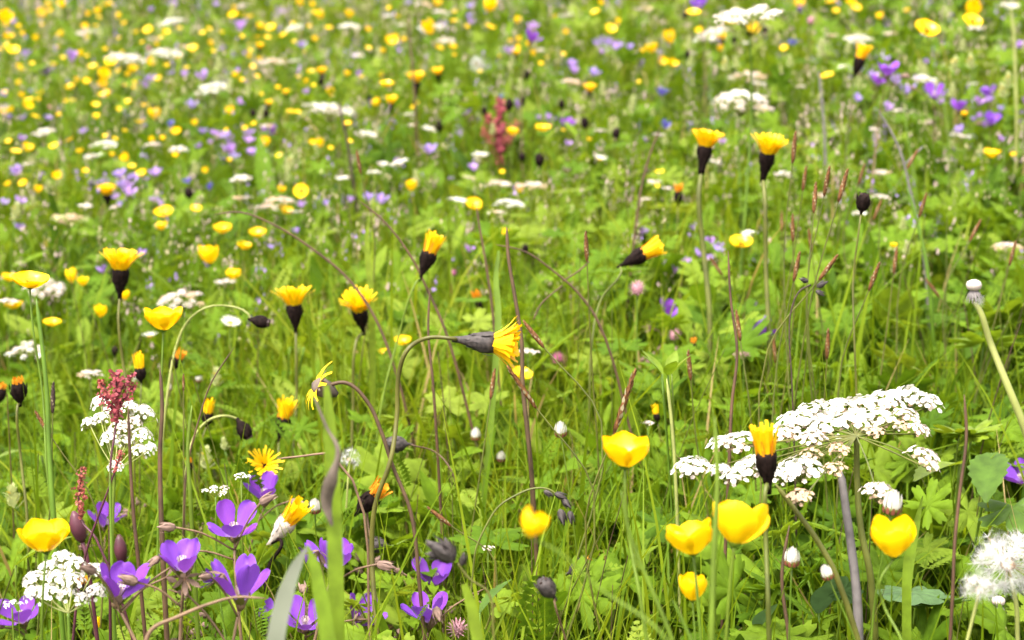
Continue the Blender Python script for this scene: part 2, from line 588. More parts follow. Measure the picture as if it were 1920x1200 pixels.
def geranium(px, py, w, openness=0.5, lean=0, toward=15, label='', way=None, group=None, real=0.027, hr=(0.10, 0.34), buds=2, pm='violet_petal', spin=None):
    P, t, S = place(px, py, w, real, *hr)
    S *= 1.22
    ax = axis_of(lean, toward * .6)
    near = w >= 30
    cupv = 1 - openness * .58
    org = P - ax * (S * 0.36 * cupv + S * .04)
    ctrl = stem_ctrl(org - ax * S * 0.12, ax, t, way)
    p = Plant('violet_cranesbill', label, 'cranesbill', ctrl[-1], group, whole=w < 24)
    sm = p.part('stem')
    pts = smooth(ctrl, 6 if near else 3)
    r0 = max(0.0005, min(0.0009, 0.026 * S))
    n = len(pts)
    sm.tube(pts, [r0 * (0.75 + 0.7 * i / n) for i in range(n)], 'stem_pink' if near else 'stem_olive', 6 if near else 4)
    M = frame(org, ax, S, random.random() * 6 if spin is None else spin)
    fl = p.part('flower')
    fl.lathe(M, [(0.03, -0.14), (0.075, -0.09), (0.09, 0.0), (0.05, 0.05)], 'stem_pink', 8)
    if near:
        fl.lathe(M, [(0.03, 0.0), (0.035, 0.1), (0.03, 0.22), (0.01, 0.26)], 'pink_white', 6)
        for k in range(10):
            fl.strap(M, 0.24, 0.022, rad(8), rad(22), k * .628, 0.03, 0.03, 'pink_white', 2, 1.5)
        sp = p.part('calyx', fl)
        for k in range(5):
            sp.petal(M, 0.30, 0.15, rad(75 - 45 * cupv), rad(50 - 40 * cupv), 0.3, k * 1.2566 + .63, 0.05, -0.08, 'stem_olive' if k % 2 else 'sepal_pink', nv=2, us=(0, .3, .6, .85, 1), wide=.4)
    th0, th1 = rad(80 - 48 * cupv), rad(72 - 62 * cupv)
    PL = petal_length(th0, th1, 0.5 - 0.08 * cupv)
    for k in range(5):
        mb = p.part('petal', fl) if w >= 40 else fl
        j = random.uniform(-.22, .22)
        mb.petal(M, PL * random.uniform(.84, 1.12), 0.37 * random.uniform(.85, 1.12), th0 + j, th1 + j * 1.6, 0.22, k * 2 * math.pi / 5 + random.uniform(-.08, .08), 0.045, 0.0, pm if near else 'violet_plain' if pm == 'violet_petal' else pm,
                 nv=6 if near else 2, us=(0, .2, .42, .62, .78, .9, .97, 1.0) if near else (0, .4, .75, 1), notch=random.uniform(.02, .1), wave=0.17, ph=k * 2.1, wide=.7)
    if near:
        for b in range(buds):
            i = int(len(pts) * random.uniform(0.06, 0.4))
            q0 = pts[min(i, n - 1)]
            d = Vector((random.uniform(-1, 1), random.uniform(-.7, .4), random.uniform(0.25, 1.2))).normalized() * S * random.uniform(0.55, 1.15)
            q1 = q0 + d
            hang = Vector((d.x * 1.2, d.y, random.uniform(-0.5, .7) * S)).normalized()
            bm_ = p.part('bud')
            bm_.tube(smooth([q0, q0 + d * .55 + Vector((0, 0, S * .08)), q1], 4), S * 0.018, 'stem_pink', 5)
            if random.random() < .7:
                bud_at(bm_, q1, hang, S * random.uniform(0.22, 0.36), 'sepal_pink')
            else:
                Mq = frame(q1, hang, S)
                for k in range(5):
                    bm_.petal(Mq, .26, .1, rad(70), rad(40), .3, k * 1.257, .02, 0, 'sepal_pink', nv=2, us=(0, .4, .8, 1), wide=.4)
                bm_.tube([q1, q1 + hang * S * .34], [S * .03, S * .008], 'stem_pink', 5)
    return reg('V', px, py, p.done())


def floret(mb, P, nrm, s, m, fine):
    M = frame(P, nrm, s, random.random() * 6)
    if fine:
        for k in range(5):
            a = k * 1.2566
            c, si = math.cos(a), math.sin(a)
            up = random.uniform(0.02, 0.25)
            pts = [(0.04, 0), (0.34, -0.26), (0.56, -0.16), (0.56, 0.16), (0.34, 0.26)]
            ids = [mb.vert(M @ Vector((x * c - y * si, x * si + y * c, up * x))) for x, y in pts]
            mb.face(ids, m)
    else:
        k0 = random.random() * 6
        ids = [mb.vert(M @ Vector((0.5 * math.cos(k0 + k * 1.0472), 0.5 * math.sin(k0 + k * 1.0472), random.uniform(-.12, .12)))) for k in range(6)]
        mb.face(ids, m)


def umbellet(mb, P, ax, R, m, nfl, fine, dome=0.5, fs=0.42):
    M = frame(P, ax, R)
    for k in range(nfl):
        q = math.sqrt((k + 0.5) / nfl)
        a = k * 2.399963 + random.uniform(-.2, .2)
        q2 = q * random.uniform(.92, 1.08)
        z = -dome * (1 - math.sqrt(max(0.0, 1 - 0.96 * min(1, q2 * q2)))) * (1 if dome > .55 else 1.25) + random.uniform(-.09, .09)
        Q = M @ Vector((q2 * math.cos(a), q2 * math.sin(a), z))
        nr = (M.to_3x3() @ Vector((math.cos(a) * q * dome * 1.6, math.sin(a) * q * dome * 1.6, 1)) / R).normalized()
        nr = (nr + Vector((random.uniform(-.3, .3), random.uniform(-.3, .3), random.uniform(-.1, .2)))).normalized()
        floret(mb, Q, nr, R * fs * random.uniform(.85, 1.2), m, fine)
        if fine and k % 2 == 0:
            mb.tube([M @ Vector((0, 0, -0.75 - dome * .4)), Q], R * 0.018, 'stem_pale', 3)


def umbel(px, py, w, m='white_floret', label='', n=14, tilt=0, toward=0, dome=0.25, gap=0.95, ud=0.45, way=None, group=None, real=0.07, hr=(0.14, 0.36), stem='stem_green', kind='white_umbel', cat='umbel', mix=None, aspect=1.0):
    P, t, S = place(px, py, w, real, *hr)
    ax = axis_of(tilt, toward)
    R = S / 2
    hub = P - ax * R * 0.75
    near = w >= 45
    fine = w >= 75 and t < 1.6
    ctrl = stem_ctrl(hub, ax, t, way)
    p = Plant(kind, label, cat, ctrl[-1], group, whole=w < 28)
    pts = smooth(ctrl, 6 if near else 3)
    sm = p.part('stem')
    r0 = max(0.0007, min(0.002, S * 0.016))
    sm.tube(pts, [r0 * (.8 + .5 * i / len(pts)) for i in range(len(pts))], stem, 6 if near else 4)
    n = n if near else max(6, n * 2 // 3)
    one = None
    if not near:
        one = p.part('flower_cluster')
    M = frame(P, ax, R, random.random() * 6)
    for k in range(n):
        q = math.sqrt((k + 0.35) / n)
        a = k * 2.399963 + random.uniform(-.25, .25)
        q *= random.uniform(.85, 1.02) * (1 - 0.3 / math.sqrt(n))
        Q = M @ Vector((q * math.cos(a), q * math.sin(a) * aspect, -dome * q * q + random.uniform(-.08, .06)))
        ua = (ax + Vector((math.cos(a), math.sin(a), 0)) * q * 0.45 * (1 if dome > .1 else .4)).normalized()
        ur = R * gap / math.sqrt(n) * random.uniform(.85, 1.15)
        mm = m if not mix or random.random() > mix[1] else mix[0]
        um = p.part('umbellet') if near else one
        umbellet(um, Q, ua, ur, mm, 24 if near else 9, fine, ud, (0.40 if fine else 0.34) if near else 0.62)
        ry = p.part('ray', um) if near else one
        ry.tube([hub, hub.lerp(Q, .5) + ua * R * .04, Q - ua * ur * .5], R * 0.014 if near else R * .02, 'stem_pale', 4)
    return reg('P' if m != 'white_floret' else 'W', px, py, p.done())


def sorrel(px, py, h, lean=0, label='', way=None, sides=2, wd=0.16, real=0.05, hr=(.12, .4), group=None, m='sorrel_red'):
    """py is the tip, h the length of the red spike in pixels"""
    P, t, S = place(px, py, h, real, *hr)
    ax = axis_of(lean)
    bot = P - ax * S
    ctrl = [P] + stem_ctrl(bot, ax, t, way)
    p = Plant('red_sorrel', label, 'sorrel', ctrl[-1], group, whole=h < 30)
    pts = smooth(ctrl, 5)
    sm = p.part('stem')
    sm.tube(pts, [0.0004 + 0.0008 * i / len(pts) for i in range(len(pts))], 'maroon', 5)
    for b in range(1 + sides):
        sk = p.part('seed_spike')
        if b == 0:
            a0, a1, r0 = P, bot, wd
        else:
            sgn = -1 if b % 2 else 1
            a1 = bot + ax * S * 0.12 * b
            a0 = a1 + ax * S * 0.45 + Vector((sgn * S * random.uniform(.2, .36), random.uniform(-.1, .1) * S, 0))
            r0 = wd * 0.75
            sm.tube([a1, a0], 0.0004, 'maroon', 4)
        nn = int(190 * (1 if b == 0 else .6))
        for k in range(nn):
            u = (k + .5) / nn
            env = math.sin(math.pi * min(1, u * .8 + .16)) * (0.75 + .35 * math.sin(u * 22))
            Q = a0.lerp(a1, u) + Vector((random.gauss(0, .5), random.gauss(0, .5), random.gauss(0, .3))) * S * r0 * env
            floret(sk, Q, Vector((random.uniform(-1, 1), random.uniform(-1.4, .2), random.uniform(-.4, 1))).normalized(), S * r0 * random.uniform(.22, .46) * (1.7 if t > 1.6 else 1), m, False)
    return reg('S', px, py + h / 2, p.done())


def daisy(px, py, w, lean=0, toward=20, closed=False, label='', way=None, group=None, real=None, hr=(.08, .3), ax=None):
    P, t, S = place(px, py, w, real or (.009 if closed else .02), *hr)
    ax = ax or axis_of(lean, toward)
    ctrl = stem_ctrl(P - ax * S * (.55 if closed else .2), ax, t, way)
    p = Plant('daisy_bud' if closed else 'white_daisy', label, 'daisy', ctrl[-1], group, whole=w < 20)
    pts = smooth(ctrl, 5)
    p.part('stem').tube(pts, max(.0005, S * .05 if closed else S * .03), 'stem_green', 5)
    M = frame(P, ax, S, random.random())
    if closed:
        cb = p.part('bracts')
        cb.lathe(M, [(.1, -.58), (.36, -.48), (.47, -.25), (.44, -.12)], 'stem_olive', 9)
        for k in range(11):
            cb.strap(M, .36, .2, rad(12), rad(-5), k * .571, .44, -.42, 'bract_red_brown', 3, .2)
        fl = p.part('petals')
        for k in range(26):
            q = math.sqrt((k + .5) / 26)
            fl.strap(M, .95 - .3 * q, .2, rad(8 * q), rad(-26 * q), k * 2.4, .44 * q, -.2, 'white_floret', 3, .25)
    else:
        fl = p.part('petals')
        for k in range(22):
            fl.strap(M, .38, .07, rad(62), rad(80), k * .2856 + random.uniform(-.05, .05), .13, random.uniform(-.02, .03), 'white_floret', 3, .5)
        p.part('disc').lathe(M, [(.02, -.18), (.13, -.08), (.17, 0), (.13, .07), (.03, .1)], 'anther', 9)
    return reg('A', px, py, p.done())


def seed_tuft(mb, P, d, r, L, nh, m):
    side = d.orthogonal().normalized()
    b = d.cross(side)
    for k in range(nh):
        a = k * 2 * math.pi / nh + random.random()
        o = (side * math.cos(a) + b * math.sin(a)) * r + d * r * random.uniform(.15, .5)
        wv = (d.cross(o)).normalized() * L * .0065
        i = [mb.vert(P - wv), mb.vert(P + wv), mb.vert(P + o * random.uniform(.8, 1.15))]
        mb.face(i, m)


def dandelion_clock(px, py, w, label, way=None, n=90, part=1.0, real=.042, hr=(.1, .4), lean=0):
    P, t, S = place(px, py, w, real, *hr)
    ax = axis_of(lean)
    R = S / 2
    ctrl = stem_ctrl(P - ax * R * .15, ax, t, way)
    p = Plant('dandelion_clock', label, 'dandelion', ctrl[-1], None, whole=w < 30)
    p.part('stem').tube(smooth(ctrl, 5), max(.0008, S * .028), 'stem_pale', 6)
    hd = p.part('seed_head')
    hd.lathe(frame(P, ax, R), [(.08, -.16), (.17, -.08), (.19, 0), (.12, .1), (.02, .13)], 'tan_floret', 8)
    for k in range(n):
        z = 1 - 2 * (k + .5) / n * part
        a = k * 2.399963
        s = math.sqrt(max(0, 1 - z * z))
        d = Vector((s * math.cos(a), s * math.sin(a), z))
        d = (d + Vector((random.gauss(0, .1), random.gauss(0, .1), random.gauss(0, .1)))).normalized()
        if random.random() < .25:
            continue
        e = P + d * R * random.uniform(.5, .8)
        hd.tube([P + d * R * .15, e], R * .008, 'tan_floret' if random.random() < .3 else 'pappus', 3)
        seed_tuft(hd, e, d, R * random.uniform(.3, .46), R, 24, 'pappus')
    return reg('X', px, py, p.done())


def bald_dandelion(px, py, w, label, way, lean=0):
    P, t, S = place(px, py, w, .011, .12, .4)
    ax = axis_of(lean)
    ctrl = stem_ctrl(P - ax * S * .95, ax, t, way)
    p = Plant('bald_dandelion', label, 'dandelion', ctrl[-1])
    pts = smooth(ctrl, 6)
    p.part('stem').tube(pts, [S * (.16 + .14 * i / len(pts)) for i in range(len(pts))], 'stem_pale', 8)
    M = frame(P, ax, S)
    p.part('receptacle').lathe(M, [(.18, -.3), (.42, -.18), (.5, .05), (.42, .26), (.2, .38), (.04, .41)], 'pink_white', 12, .02)
    br = p.part('bracts')
    for k in range(16):
        br.strap(M, .85, .16, rad(140 + random.uniform(-15, 15)), rad(178), k * .393, .2, -.25, 'stem_grey', 3, .2)
    ft = p.part('pappus')
    for k in range(9):
        d = Vector((random.uniform(-1, 1), random.uniform(-1, .5), random.uniform(-.5, .4))).normalized()
        seed_tuft(ft, P - ax * S * .9 + d * S * .4, d, S * .5, S * 1.3, 14, 'pappus')
    return reg('X', px, py, p.done())


def clover(px, py, w, m='clover_pink', label='', way=None, group=None, hr=(.08, .26), lean=0, stalk=True):
    P, t, S = place(px, py, w, .016, *hr)
    ax = axis_of(lean)
    ctrl = stem_ctrl(P - ax * S * .4, ax, t, way)
    p = Plant('clover_head', label, 'clover', ctrl[-1], group, whole=w < 16)
    p.part('stem').tube(smooth(ctrl, 4), max(.0005, S * .035), 'stem_green', 5)
    hd = p.part('flower_head')
    M = frame(P, ax, S)
    n = 60 if w > 20 else 26
    for k in range(n):
        z = 1 - 1.75 * (k + .5) / n
        hd.strap(M, .30, .085, math.acos(z), math.acos(z) * .75, k * 2.4, .2 * math.sqrt(1 - z * z), .2 * z - .02, m, 3, .3)
    hd.lathe(M, [(.05, -.4), (.2, -.3), (.3, -.1), (.28, .1), (.1, .25)], m, 8)
    return reg('R', px, py, p.done())


def rattle(px, py, w, label='', way=None, group=None, hr=(.1, .3)):
    P, t, S = place(px, py, w, .02, *hr)
    ax = axis_of(random.uniform(-12, 12))
    ctrl = stem_ctrl(P - ax * S * .6, ax, t, way)
    p = Plant('yellow_rattle', label, 'yellow rattle', ctrl[-1], group, whole=w < 28)
    p.part('stem').tube(smooth(ctrl, 4), max(.0006, S * .03), 'stem_green', 5)
    hd = p.part('bracts')
    M = frame(P - ax * S * .6, ax, S)
    for k in range(13):
        u = k / 12
        hd.petal(M, .5 - .15 * u, .34 - .1 * u, rad(62 - 35 * u), rad(40 - 40 * u), .35, k * 2.4, .03, .08 + .75 * u, 'cream_bract', nv=2, us=(0, .3, .6, .85, 1), wide=.4, wave=.15, ph=k)
    if w >= 28:
        fl = p.part('florets')
        for k in range(6):
            fl.strap(M, .34, .1, rad(35), rad(80), k * 1.1, .1, .3 + .09 * k, 'cream_bract' if k % 2 else 'yellow_floret', 3, .7)
    return reg('C', px, py, p.done())


def bladder(px, py, w, h, lean, label, way=None):
    P, t, S = place(px, py, w, .009, .1, .34)
    ax = axis_of(lean)
    H = h / w
    ctrl = stem_ctrl(P - ax * S * H * .5, ax, t, way)
    p = Plant('bladder_campion_bud', label, 'campion bud', ctrl[-1])
    p.part('stem').tube(smooth(ctrl, 5), .0013, 'maroon', 6)
    p.part('calyx').lathe(frame(P, ax, S), [(.12, -.52 * H), (.36, -.38 * H), (.5, -.1 * H), (.47, .15 * H), (.3, .38 * H), (.1, .52 * H)], 'maroon', 12, .03)
    sp = p.part('bract')
    sp.strap(frame(P - ax * S * H * .55, ax, S), .8, .3, rad(30), rad(70), .5, .08, 0, 'maroon', 3, .1)
    return p.done()


def spike(px, py, h, lean=0, label='', group=None, way=None, m='sedge_brown', real=.022, hr=(.08, .34), wr=.19, stem='stem_olive', name='sedge_spike', cat='sedge'):
    P, t, S = place(px, py, h, real, *hr)
    ax = axis_of(lean, random.uniform(-8, 8))
    bot = P - ax * S
    ctrl = [P] + stem_ctrl(bot, ax, t, way)
    p = Plant(name, label, cat, ctrl[-1], group, whole=h < 25)
    pts = smooth(ctrl, 4)
    p.part('stem').tube(pts, [.0003 + .0006 * i / len(pts) for i in range(len(pts))], stem, 5)
    ear = p.part('ear')
    M = frame(bot, ax, S)
    n = 40
    for k in range(n):
        u = k / n
        r = wr * .5 * math.sin(math.pi * min(1, .12 + .85 * u)) ** .7
        ear.strap(M, .11, .055, rad(14), rad(22), k * 2.4, r * .6, u * .92, m if k % 5 else 'seed_beige', 2, .15)
    ear.lathe(M, [(.02, 0), (wr * .32, .15), (wr * .4, .45), (wr * .25, .8), (.01, 1)], m, 6)
    return reg('Z', px, py, p.done())


def line_thing(pxs, wpx, t, m, label, name='dry_stalk', cat='dry stalk', tip=0.5, to_ground=True, dt=0.0, twigs=()):
    """a stem traced by its own bends, at one distance, going on down to the ground"""
    pts = [pt(a, b, t + dt * i / max(1, len(pxs) - 1)) for i, (a, b) in enumerate(pxs)]
    if to_ground:
        last, prev = pts[-1], pts[-2]
        dz = max(0.0, last.z - float(ground(last.x, last.y)))
        d = last - prev
        k = max(-.5, min(.5, d.x / max(.01, abs(d.z))))
        b = foot(last, k * dz * .6, 0)
        pts.append(last.lerp(b, .5))
        pts.append(b)
    base = pts[-1]
    p = Plant(name, label, cat, base)
    s = smooth(pts, 6)
    sharp = [.25, .6]
    r = wpx / 960 * TH * t / 2 * (.75 if m in ('stem_brown', 'stem_grey') and wpx < 16 else .85)
    p.part('stem').tube(s, [r * (tip + (1 - tip) * min(1, 1.6 * i / len(s))) * (sharp[i] if i < 2 else 1) for i in range(len(s))], m, 6)
    for tw in twigs:
        q = [pt(a, b, t) for a, b in tw]
        p.part('twig').tube(smooth(q, 5), r * .6, m, 5)
    return p.done()


def blade_thing(pxs, ws, t, m, label, name='wide_grass_leaf', cat='grass', dt=0.0, fold=.25, to_ground=True):
    pts = [pt(a, b, t + dt * i) for i, (a, b) in enumerate(pxs)]
    wl = list(ws)
    if to_ground:
        b = foot(pts[-1], random.uniform(-.02, .02), 0)
        pts.append(b)
        wl.append(wl[-1] * .8)
    s = smooth(pts, 6)
    wd = np.interp(np.linspace(0, len(wl) - 1, len(s)), range(len(wl)), wl) / 960 * TH * t / 2
    p = Plant(name, label, cat, pts[-1])
    mb = p.part('blade')
    rows = []
    for i, q in enumerate(s):
        d = (s[min(i + 1, len(s) - 1)] - s[max(0, i - 1)]).normalized()
        side = d.cross(FWD)
        side = side.normalized() if side.length > .05 else Vector((1, 0, 0))
        nrm = side.cross(d)
        rows.append([q - side * wd[i], q + nrm * wd[i] * fold, q + side * wd[i]])
    mb.grid(rows, m)
    return p


# ------------------------------------------------------------------ leaf shapes (x along the leaf, z up)
def tpl_oval(W=.36, n=6, tooth=0.0, fold=.12, tip=.8, droop=.15):
    v, f = [], []
    for i in range(n + 1):
        u = i / n
        wd = W * .5 * math.sin(math.pi * min(1, (u * .93 + .035)) ** tip)
        if tooth and i % 2:
            wd *= 1 - tooth
        z = -droop * u * u
        v += [(u, -wd, z + fold * wd * 2), (u, -wd * .5, z + fold * wd * .9), (u, 0, z), (u, wd * .5, z + fold * wd * .9), (u, wd, z + fold * wd * 2)]
    for i in range(n):
        for j in range(4):
            a = i * 5 + j
            f.append((a, a + 1, a + 6, a + 5))
    return np.array(v), f


def tpl_palmate(lobes=5, M=45, deep=.5, teeth=.12, span=150, pleat=.06):
    v = [(0, 0, 0)]
    R1, R2 = [], []
    for i in range(M):
        q = -1 + 2 * i / (M - 1)
        ph = rad(span) * q
        c = abs(math.cos(lobes * math.pi / 2 * (q + (0 if lobes % 2 == 0 else 0)) + (0 if lobes % 2 else math.pi / 2)))
        r = (1 - deep) + deep * c ** .7
        r *= 1 - .22 * abs(q) ** 2
        r *= 1 - teeth * (i % 3 == 1)
        z = pleat * (c - .5)
        R2.append((r * math.cos(ph), r * math.sin(ph), z * 1.5 - .08 * r))
        R1.append((.5 * r * math.cos(ph), .5 * r * math.sin(ph), z))
    v += R1 + R2
    f = []
    for i in range(M - 1):
        f.append((0, 1 + i, 2 + i))
        f.append((1 + i, 1 + M + i, 2 + M + i, 2 + i))
    return np.array(v), f


def tpl_pinnate(n=9, W=.5):
    v, f = [], []

    def leaflet(x, y0, ang, L, wd, z):
        k = len(v)
        c, s = math.cos(ang), math.sin(ang)
        for a, b in ((0, 0), (.35 * L, wd), (L, 0), (.35 * L, -wd)):
            v.append((x + a * c - b * s, y0 + a * s + b * c, z + .1 * a))
        f.append((k, k + 1, k + 2, k + 3))
    k = len(v)
    v.extend([(0, -.008, 0), (0, .008, 0), (1, .004, -.1), (1, -.004, -.1)])
    f.append((0, 1, 2, 3))
    for i in range(n):
        u = .18 + .8 * i / (n - 1)
        L = W * .5 * math.sin(math.pi * (u * .85 + .1))
        for s in (-1, 1):
            leaflet(u, 0, s * rad(58), L, .035, -.1 * u * u)
            leaflet(u + L * .2, s * L * .4, s * rad(20), L * .45, .025, -.1 * u * u)
            leaflet(u + L * .2, s * L * .4, s * rad(95), L * .4, .025, -.1 * u * u)
    return np.array(v), f


def tpl_trefoil():
    v, f = [], []
    for k in range(3):
        a = rad(-110 + 110 * k)
        o, fo = tpl_oval(.75, 4, 0, .15, .8, .1)
        c, s = math.cos(a), math.sin(a)
        n = len(v)
        for x, y, z in o:
            x, y = x * .5, y * .5
            v.append((x * c - y * s, x * s + y * c, z * .5))
        f += [tuple(i + n for i in q) for q in fo]
    return np.array(v), f


TPL = {'oval': tpl_oval(.42, 8), 'long': tpl_oval(.2, 8, droop=.3), 'toothed': tpl_oval(.55, 14, .16, .15), 'palmate': tpl_palmate(5, 46, .55, .14), 'deep': tpl_palmate(7, 64, .62, .16),
       'scallop': tpl_palmate(9, 46, .14, .08, 165, .07), 'pinnate': tpl_pinnate(), 'trefoil': tpl_trefoil()}


def leaf_matrix(P, yaw, pitch, roll, size):
    return Matrix.Translation(P) @ Matrix.Rotation(yaw, 4, 'Z') @ Matrix.Rotation(-pitch, 4, 'Y') @ Matrix.Rotation(roll, 4, 'X') @ Matrix.Scale(size, 4)


def add_leaf(mb, tpl, M, m):
    v, f = TPL[tpl]
    k = len(mb.v)
    for p in v:
        mb.vert(M @ Vector(p))
    for q in f:
        mb.face([i + k for i in q], m)


def leafy(px, py, w, tpl, label, n=1, m='leaf_bright', H=.10, pitch=35, yaw=-90, group=None, spread=.5, name='leafy_plant'):
    t = depth_for_height(px, py, H)
    P = pt(px, py, t)
    S = w / 960 * TH * t
    b = foot(P, random.uniform(-.02, .02), random.uniform(.0, .03))
    p = Plant(name, label, 'leaf', b, group)
    for k in range(n):
        y = rad(yaw + (k - (n - 1) / 2) * 360 / max(n, 1) * spread + random.uniform(-12, 12))
        pc = rad(pitch + random.uniform(-14, 14))
        size = S * random.uniform(.85, 1.1) / (1.6 if tpl in ('palmate', 'deep', 'scallop') else 1.0)
        Q = P if n == 1 else P + Vector((math.cos(y), math.sin(y), 0)) * S * .15
        lf = p.part('leaf')
        add_leaf(lf, tpl, leaf_matrix(Q, y, pc, rad(random.uniform(-15, 15)), size), m)
        lf.tube(smooth([b, b.lerp(Q, .55) + Vector((0, 0, .01)), Q], 4), max(.0006, S * .018), 'stem_green', 5)
    return p.done()


# ------------------------------------------------------------------ the ground
def make_ground():
    xs = np.concatenate([-np.geomspace(300, 3, 14), np.linspace(-2.6, 2.6, 40), np.geomspace(3, 300, 14)])
    ys = np.concatenate([[-60, -20, -6, -2], np.linspace(-1, 7, 60), np.geomspace(7.6, 600, 18)])
    X, Y = np.meshgrid(xs, ys)
    Z = ground(X, Y)
    v = np.stack([X, Y, Z], -1).reshape(-1, 3)
    nx = len(xs)
    f = [(j * nx + i, j * nx + i + 1, (j + 1) * nx + i + 1, (j + 1) * nx + i) for j in range(len(ys) - 1) for i in range(nx - 1)]
    me = bpy.data.meshes.new("ground")
    me.from_pydata(v.tolist(), [], f)
    me.materials.append(MATS["soil"])
    o = bpy.data.objects.new("ground", me)
    COL.objects.link(o)
    o["kind"] = "structure"


make_ground()


# ------------------------------------------------------------------ the sward: grass and ground leaves nobody could count
def mesh_np(name, V, F4, F3, tint, m, label=None):
    """V n x 3, quads, triangles, a tint per vertex"""
    me = bpy.data.meshes.new(name)
    me.vertices.add(len(V))
    me.vertices.foreach_set("co", V.astype(np.float32).ravel())
    nl = F4.size + F3.size
    me.loops.add(nl)
    me.loops.foreach_set("vertex_index", np.concatenate([F4.ravel(), F3.ravel()]).astype(np.int32))
    npoly = len(F4) + len(F3)
    me.polygons.add(npoly)
    st = np.concatenate([np.arange(len(F4)) * 4, len(F4) * 4 + np.arange(len(F3)) * 3]).astype(np.int32)
    me.polygons.foreach_set("loop_start", st)
    me.polygons.foreach_set("use_smooth", np.ones(npoly, dtype=bool))
    at = me.attributes.new("tint", 'FLOAT', 'POINT')
    at.data.foreach_set("value", tint.astype(np.float32))
    me.update(calc_edges=True)
    me.materials.append(MATS[m])
    o = bpy.data.objects.new(name, me)
    COL.objects.link(o)
    o["kind"] = "stuff"
    if label:
        o["label"] = label
        o["category"] = "vegetation"
    return o


def scatter(n, lam, ymin=.55, ymax=9.0):
    """n points in the wedge the photograph sees plus a margin, denser where lam(y) is larger"""
    out = []
    got = 0
    while got < n:
        y = RNG.uniform(ymin, ymax, n * 3)
        wdt = .42 * y + .55
        keep = RNG.random(n * 3) < lam(y) * wdt / 1.0
        y = y[keep]
        x = RNG.uniform(-1, 1, len(y)) * (.42 * y + .55)
        out.append(np.stack([x, y], 1))
        got += len(y)
    return np.concatenate(out)[:n]


def lam_near(p, s):
    return lambda y: s * (1.0 / np.maximum(y, 1.1)) ** p


def patch(x, y, a, b, c):
    return .5 + .5 * np.sin(x * a + 1.3 * np.sin(y * b + c)) * np.cos(y * b * .8 + c + .6 * np.sin(x * a * 1.7))


def pxof(x, y, z):
    """where a point of the sward is seen, to give areas of the meadow their own mix of plants"""
    dx, dy, dz = x - CAM.x, y - CAM.y, z - CAM.z
    dep = dy * FWD.y + dz * FWD.z
    return 960 + dx / dep / TH * 960


def bloom_map():
    """a coarse map of how far away the blooms are, so that tall grass can be kept out from in front of them"""
    D = np.zeros((150, 240))
    for k, px, py, t, w in CAT:
        r = max(1, int(w * .5 / 8 + .3))
        cx, cy = int(px / 8), int(py / 8)
        y0, y1, x0, x1 = max(0, cy - r), min(150, cy + r + 1), max(0, cx - r), min(240, cx + r + 1)
        if y0 < y1 and x0 < x1:
            D[y0:y1, x0:x1] = np.maximum(D[y0:y1, x0:x1], t)
    return D


def in_front(x, y, z):
    dx, dy, dz = x - CAM.x, y - CAM.y, z - CAM.z
    dep = dy * FWD.y + dz * FWD.z
    u = ((960 + dx / dep / TH * 960) / 8).astype(int)
    v = ((600 - (dy * UPV.y + dz * UPV.z) / dep / TH * 960) / 8).astype(int)
    ok = (u >= 0) & (u < 240) & (v >= 0) & (v < 150)
    r = np.zeros(len(x), dtype=bool)
    r[ok] = BLOOM[v[ok], u[ok]] > dep[ok] - .01
    return r


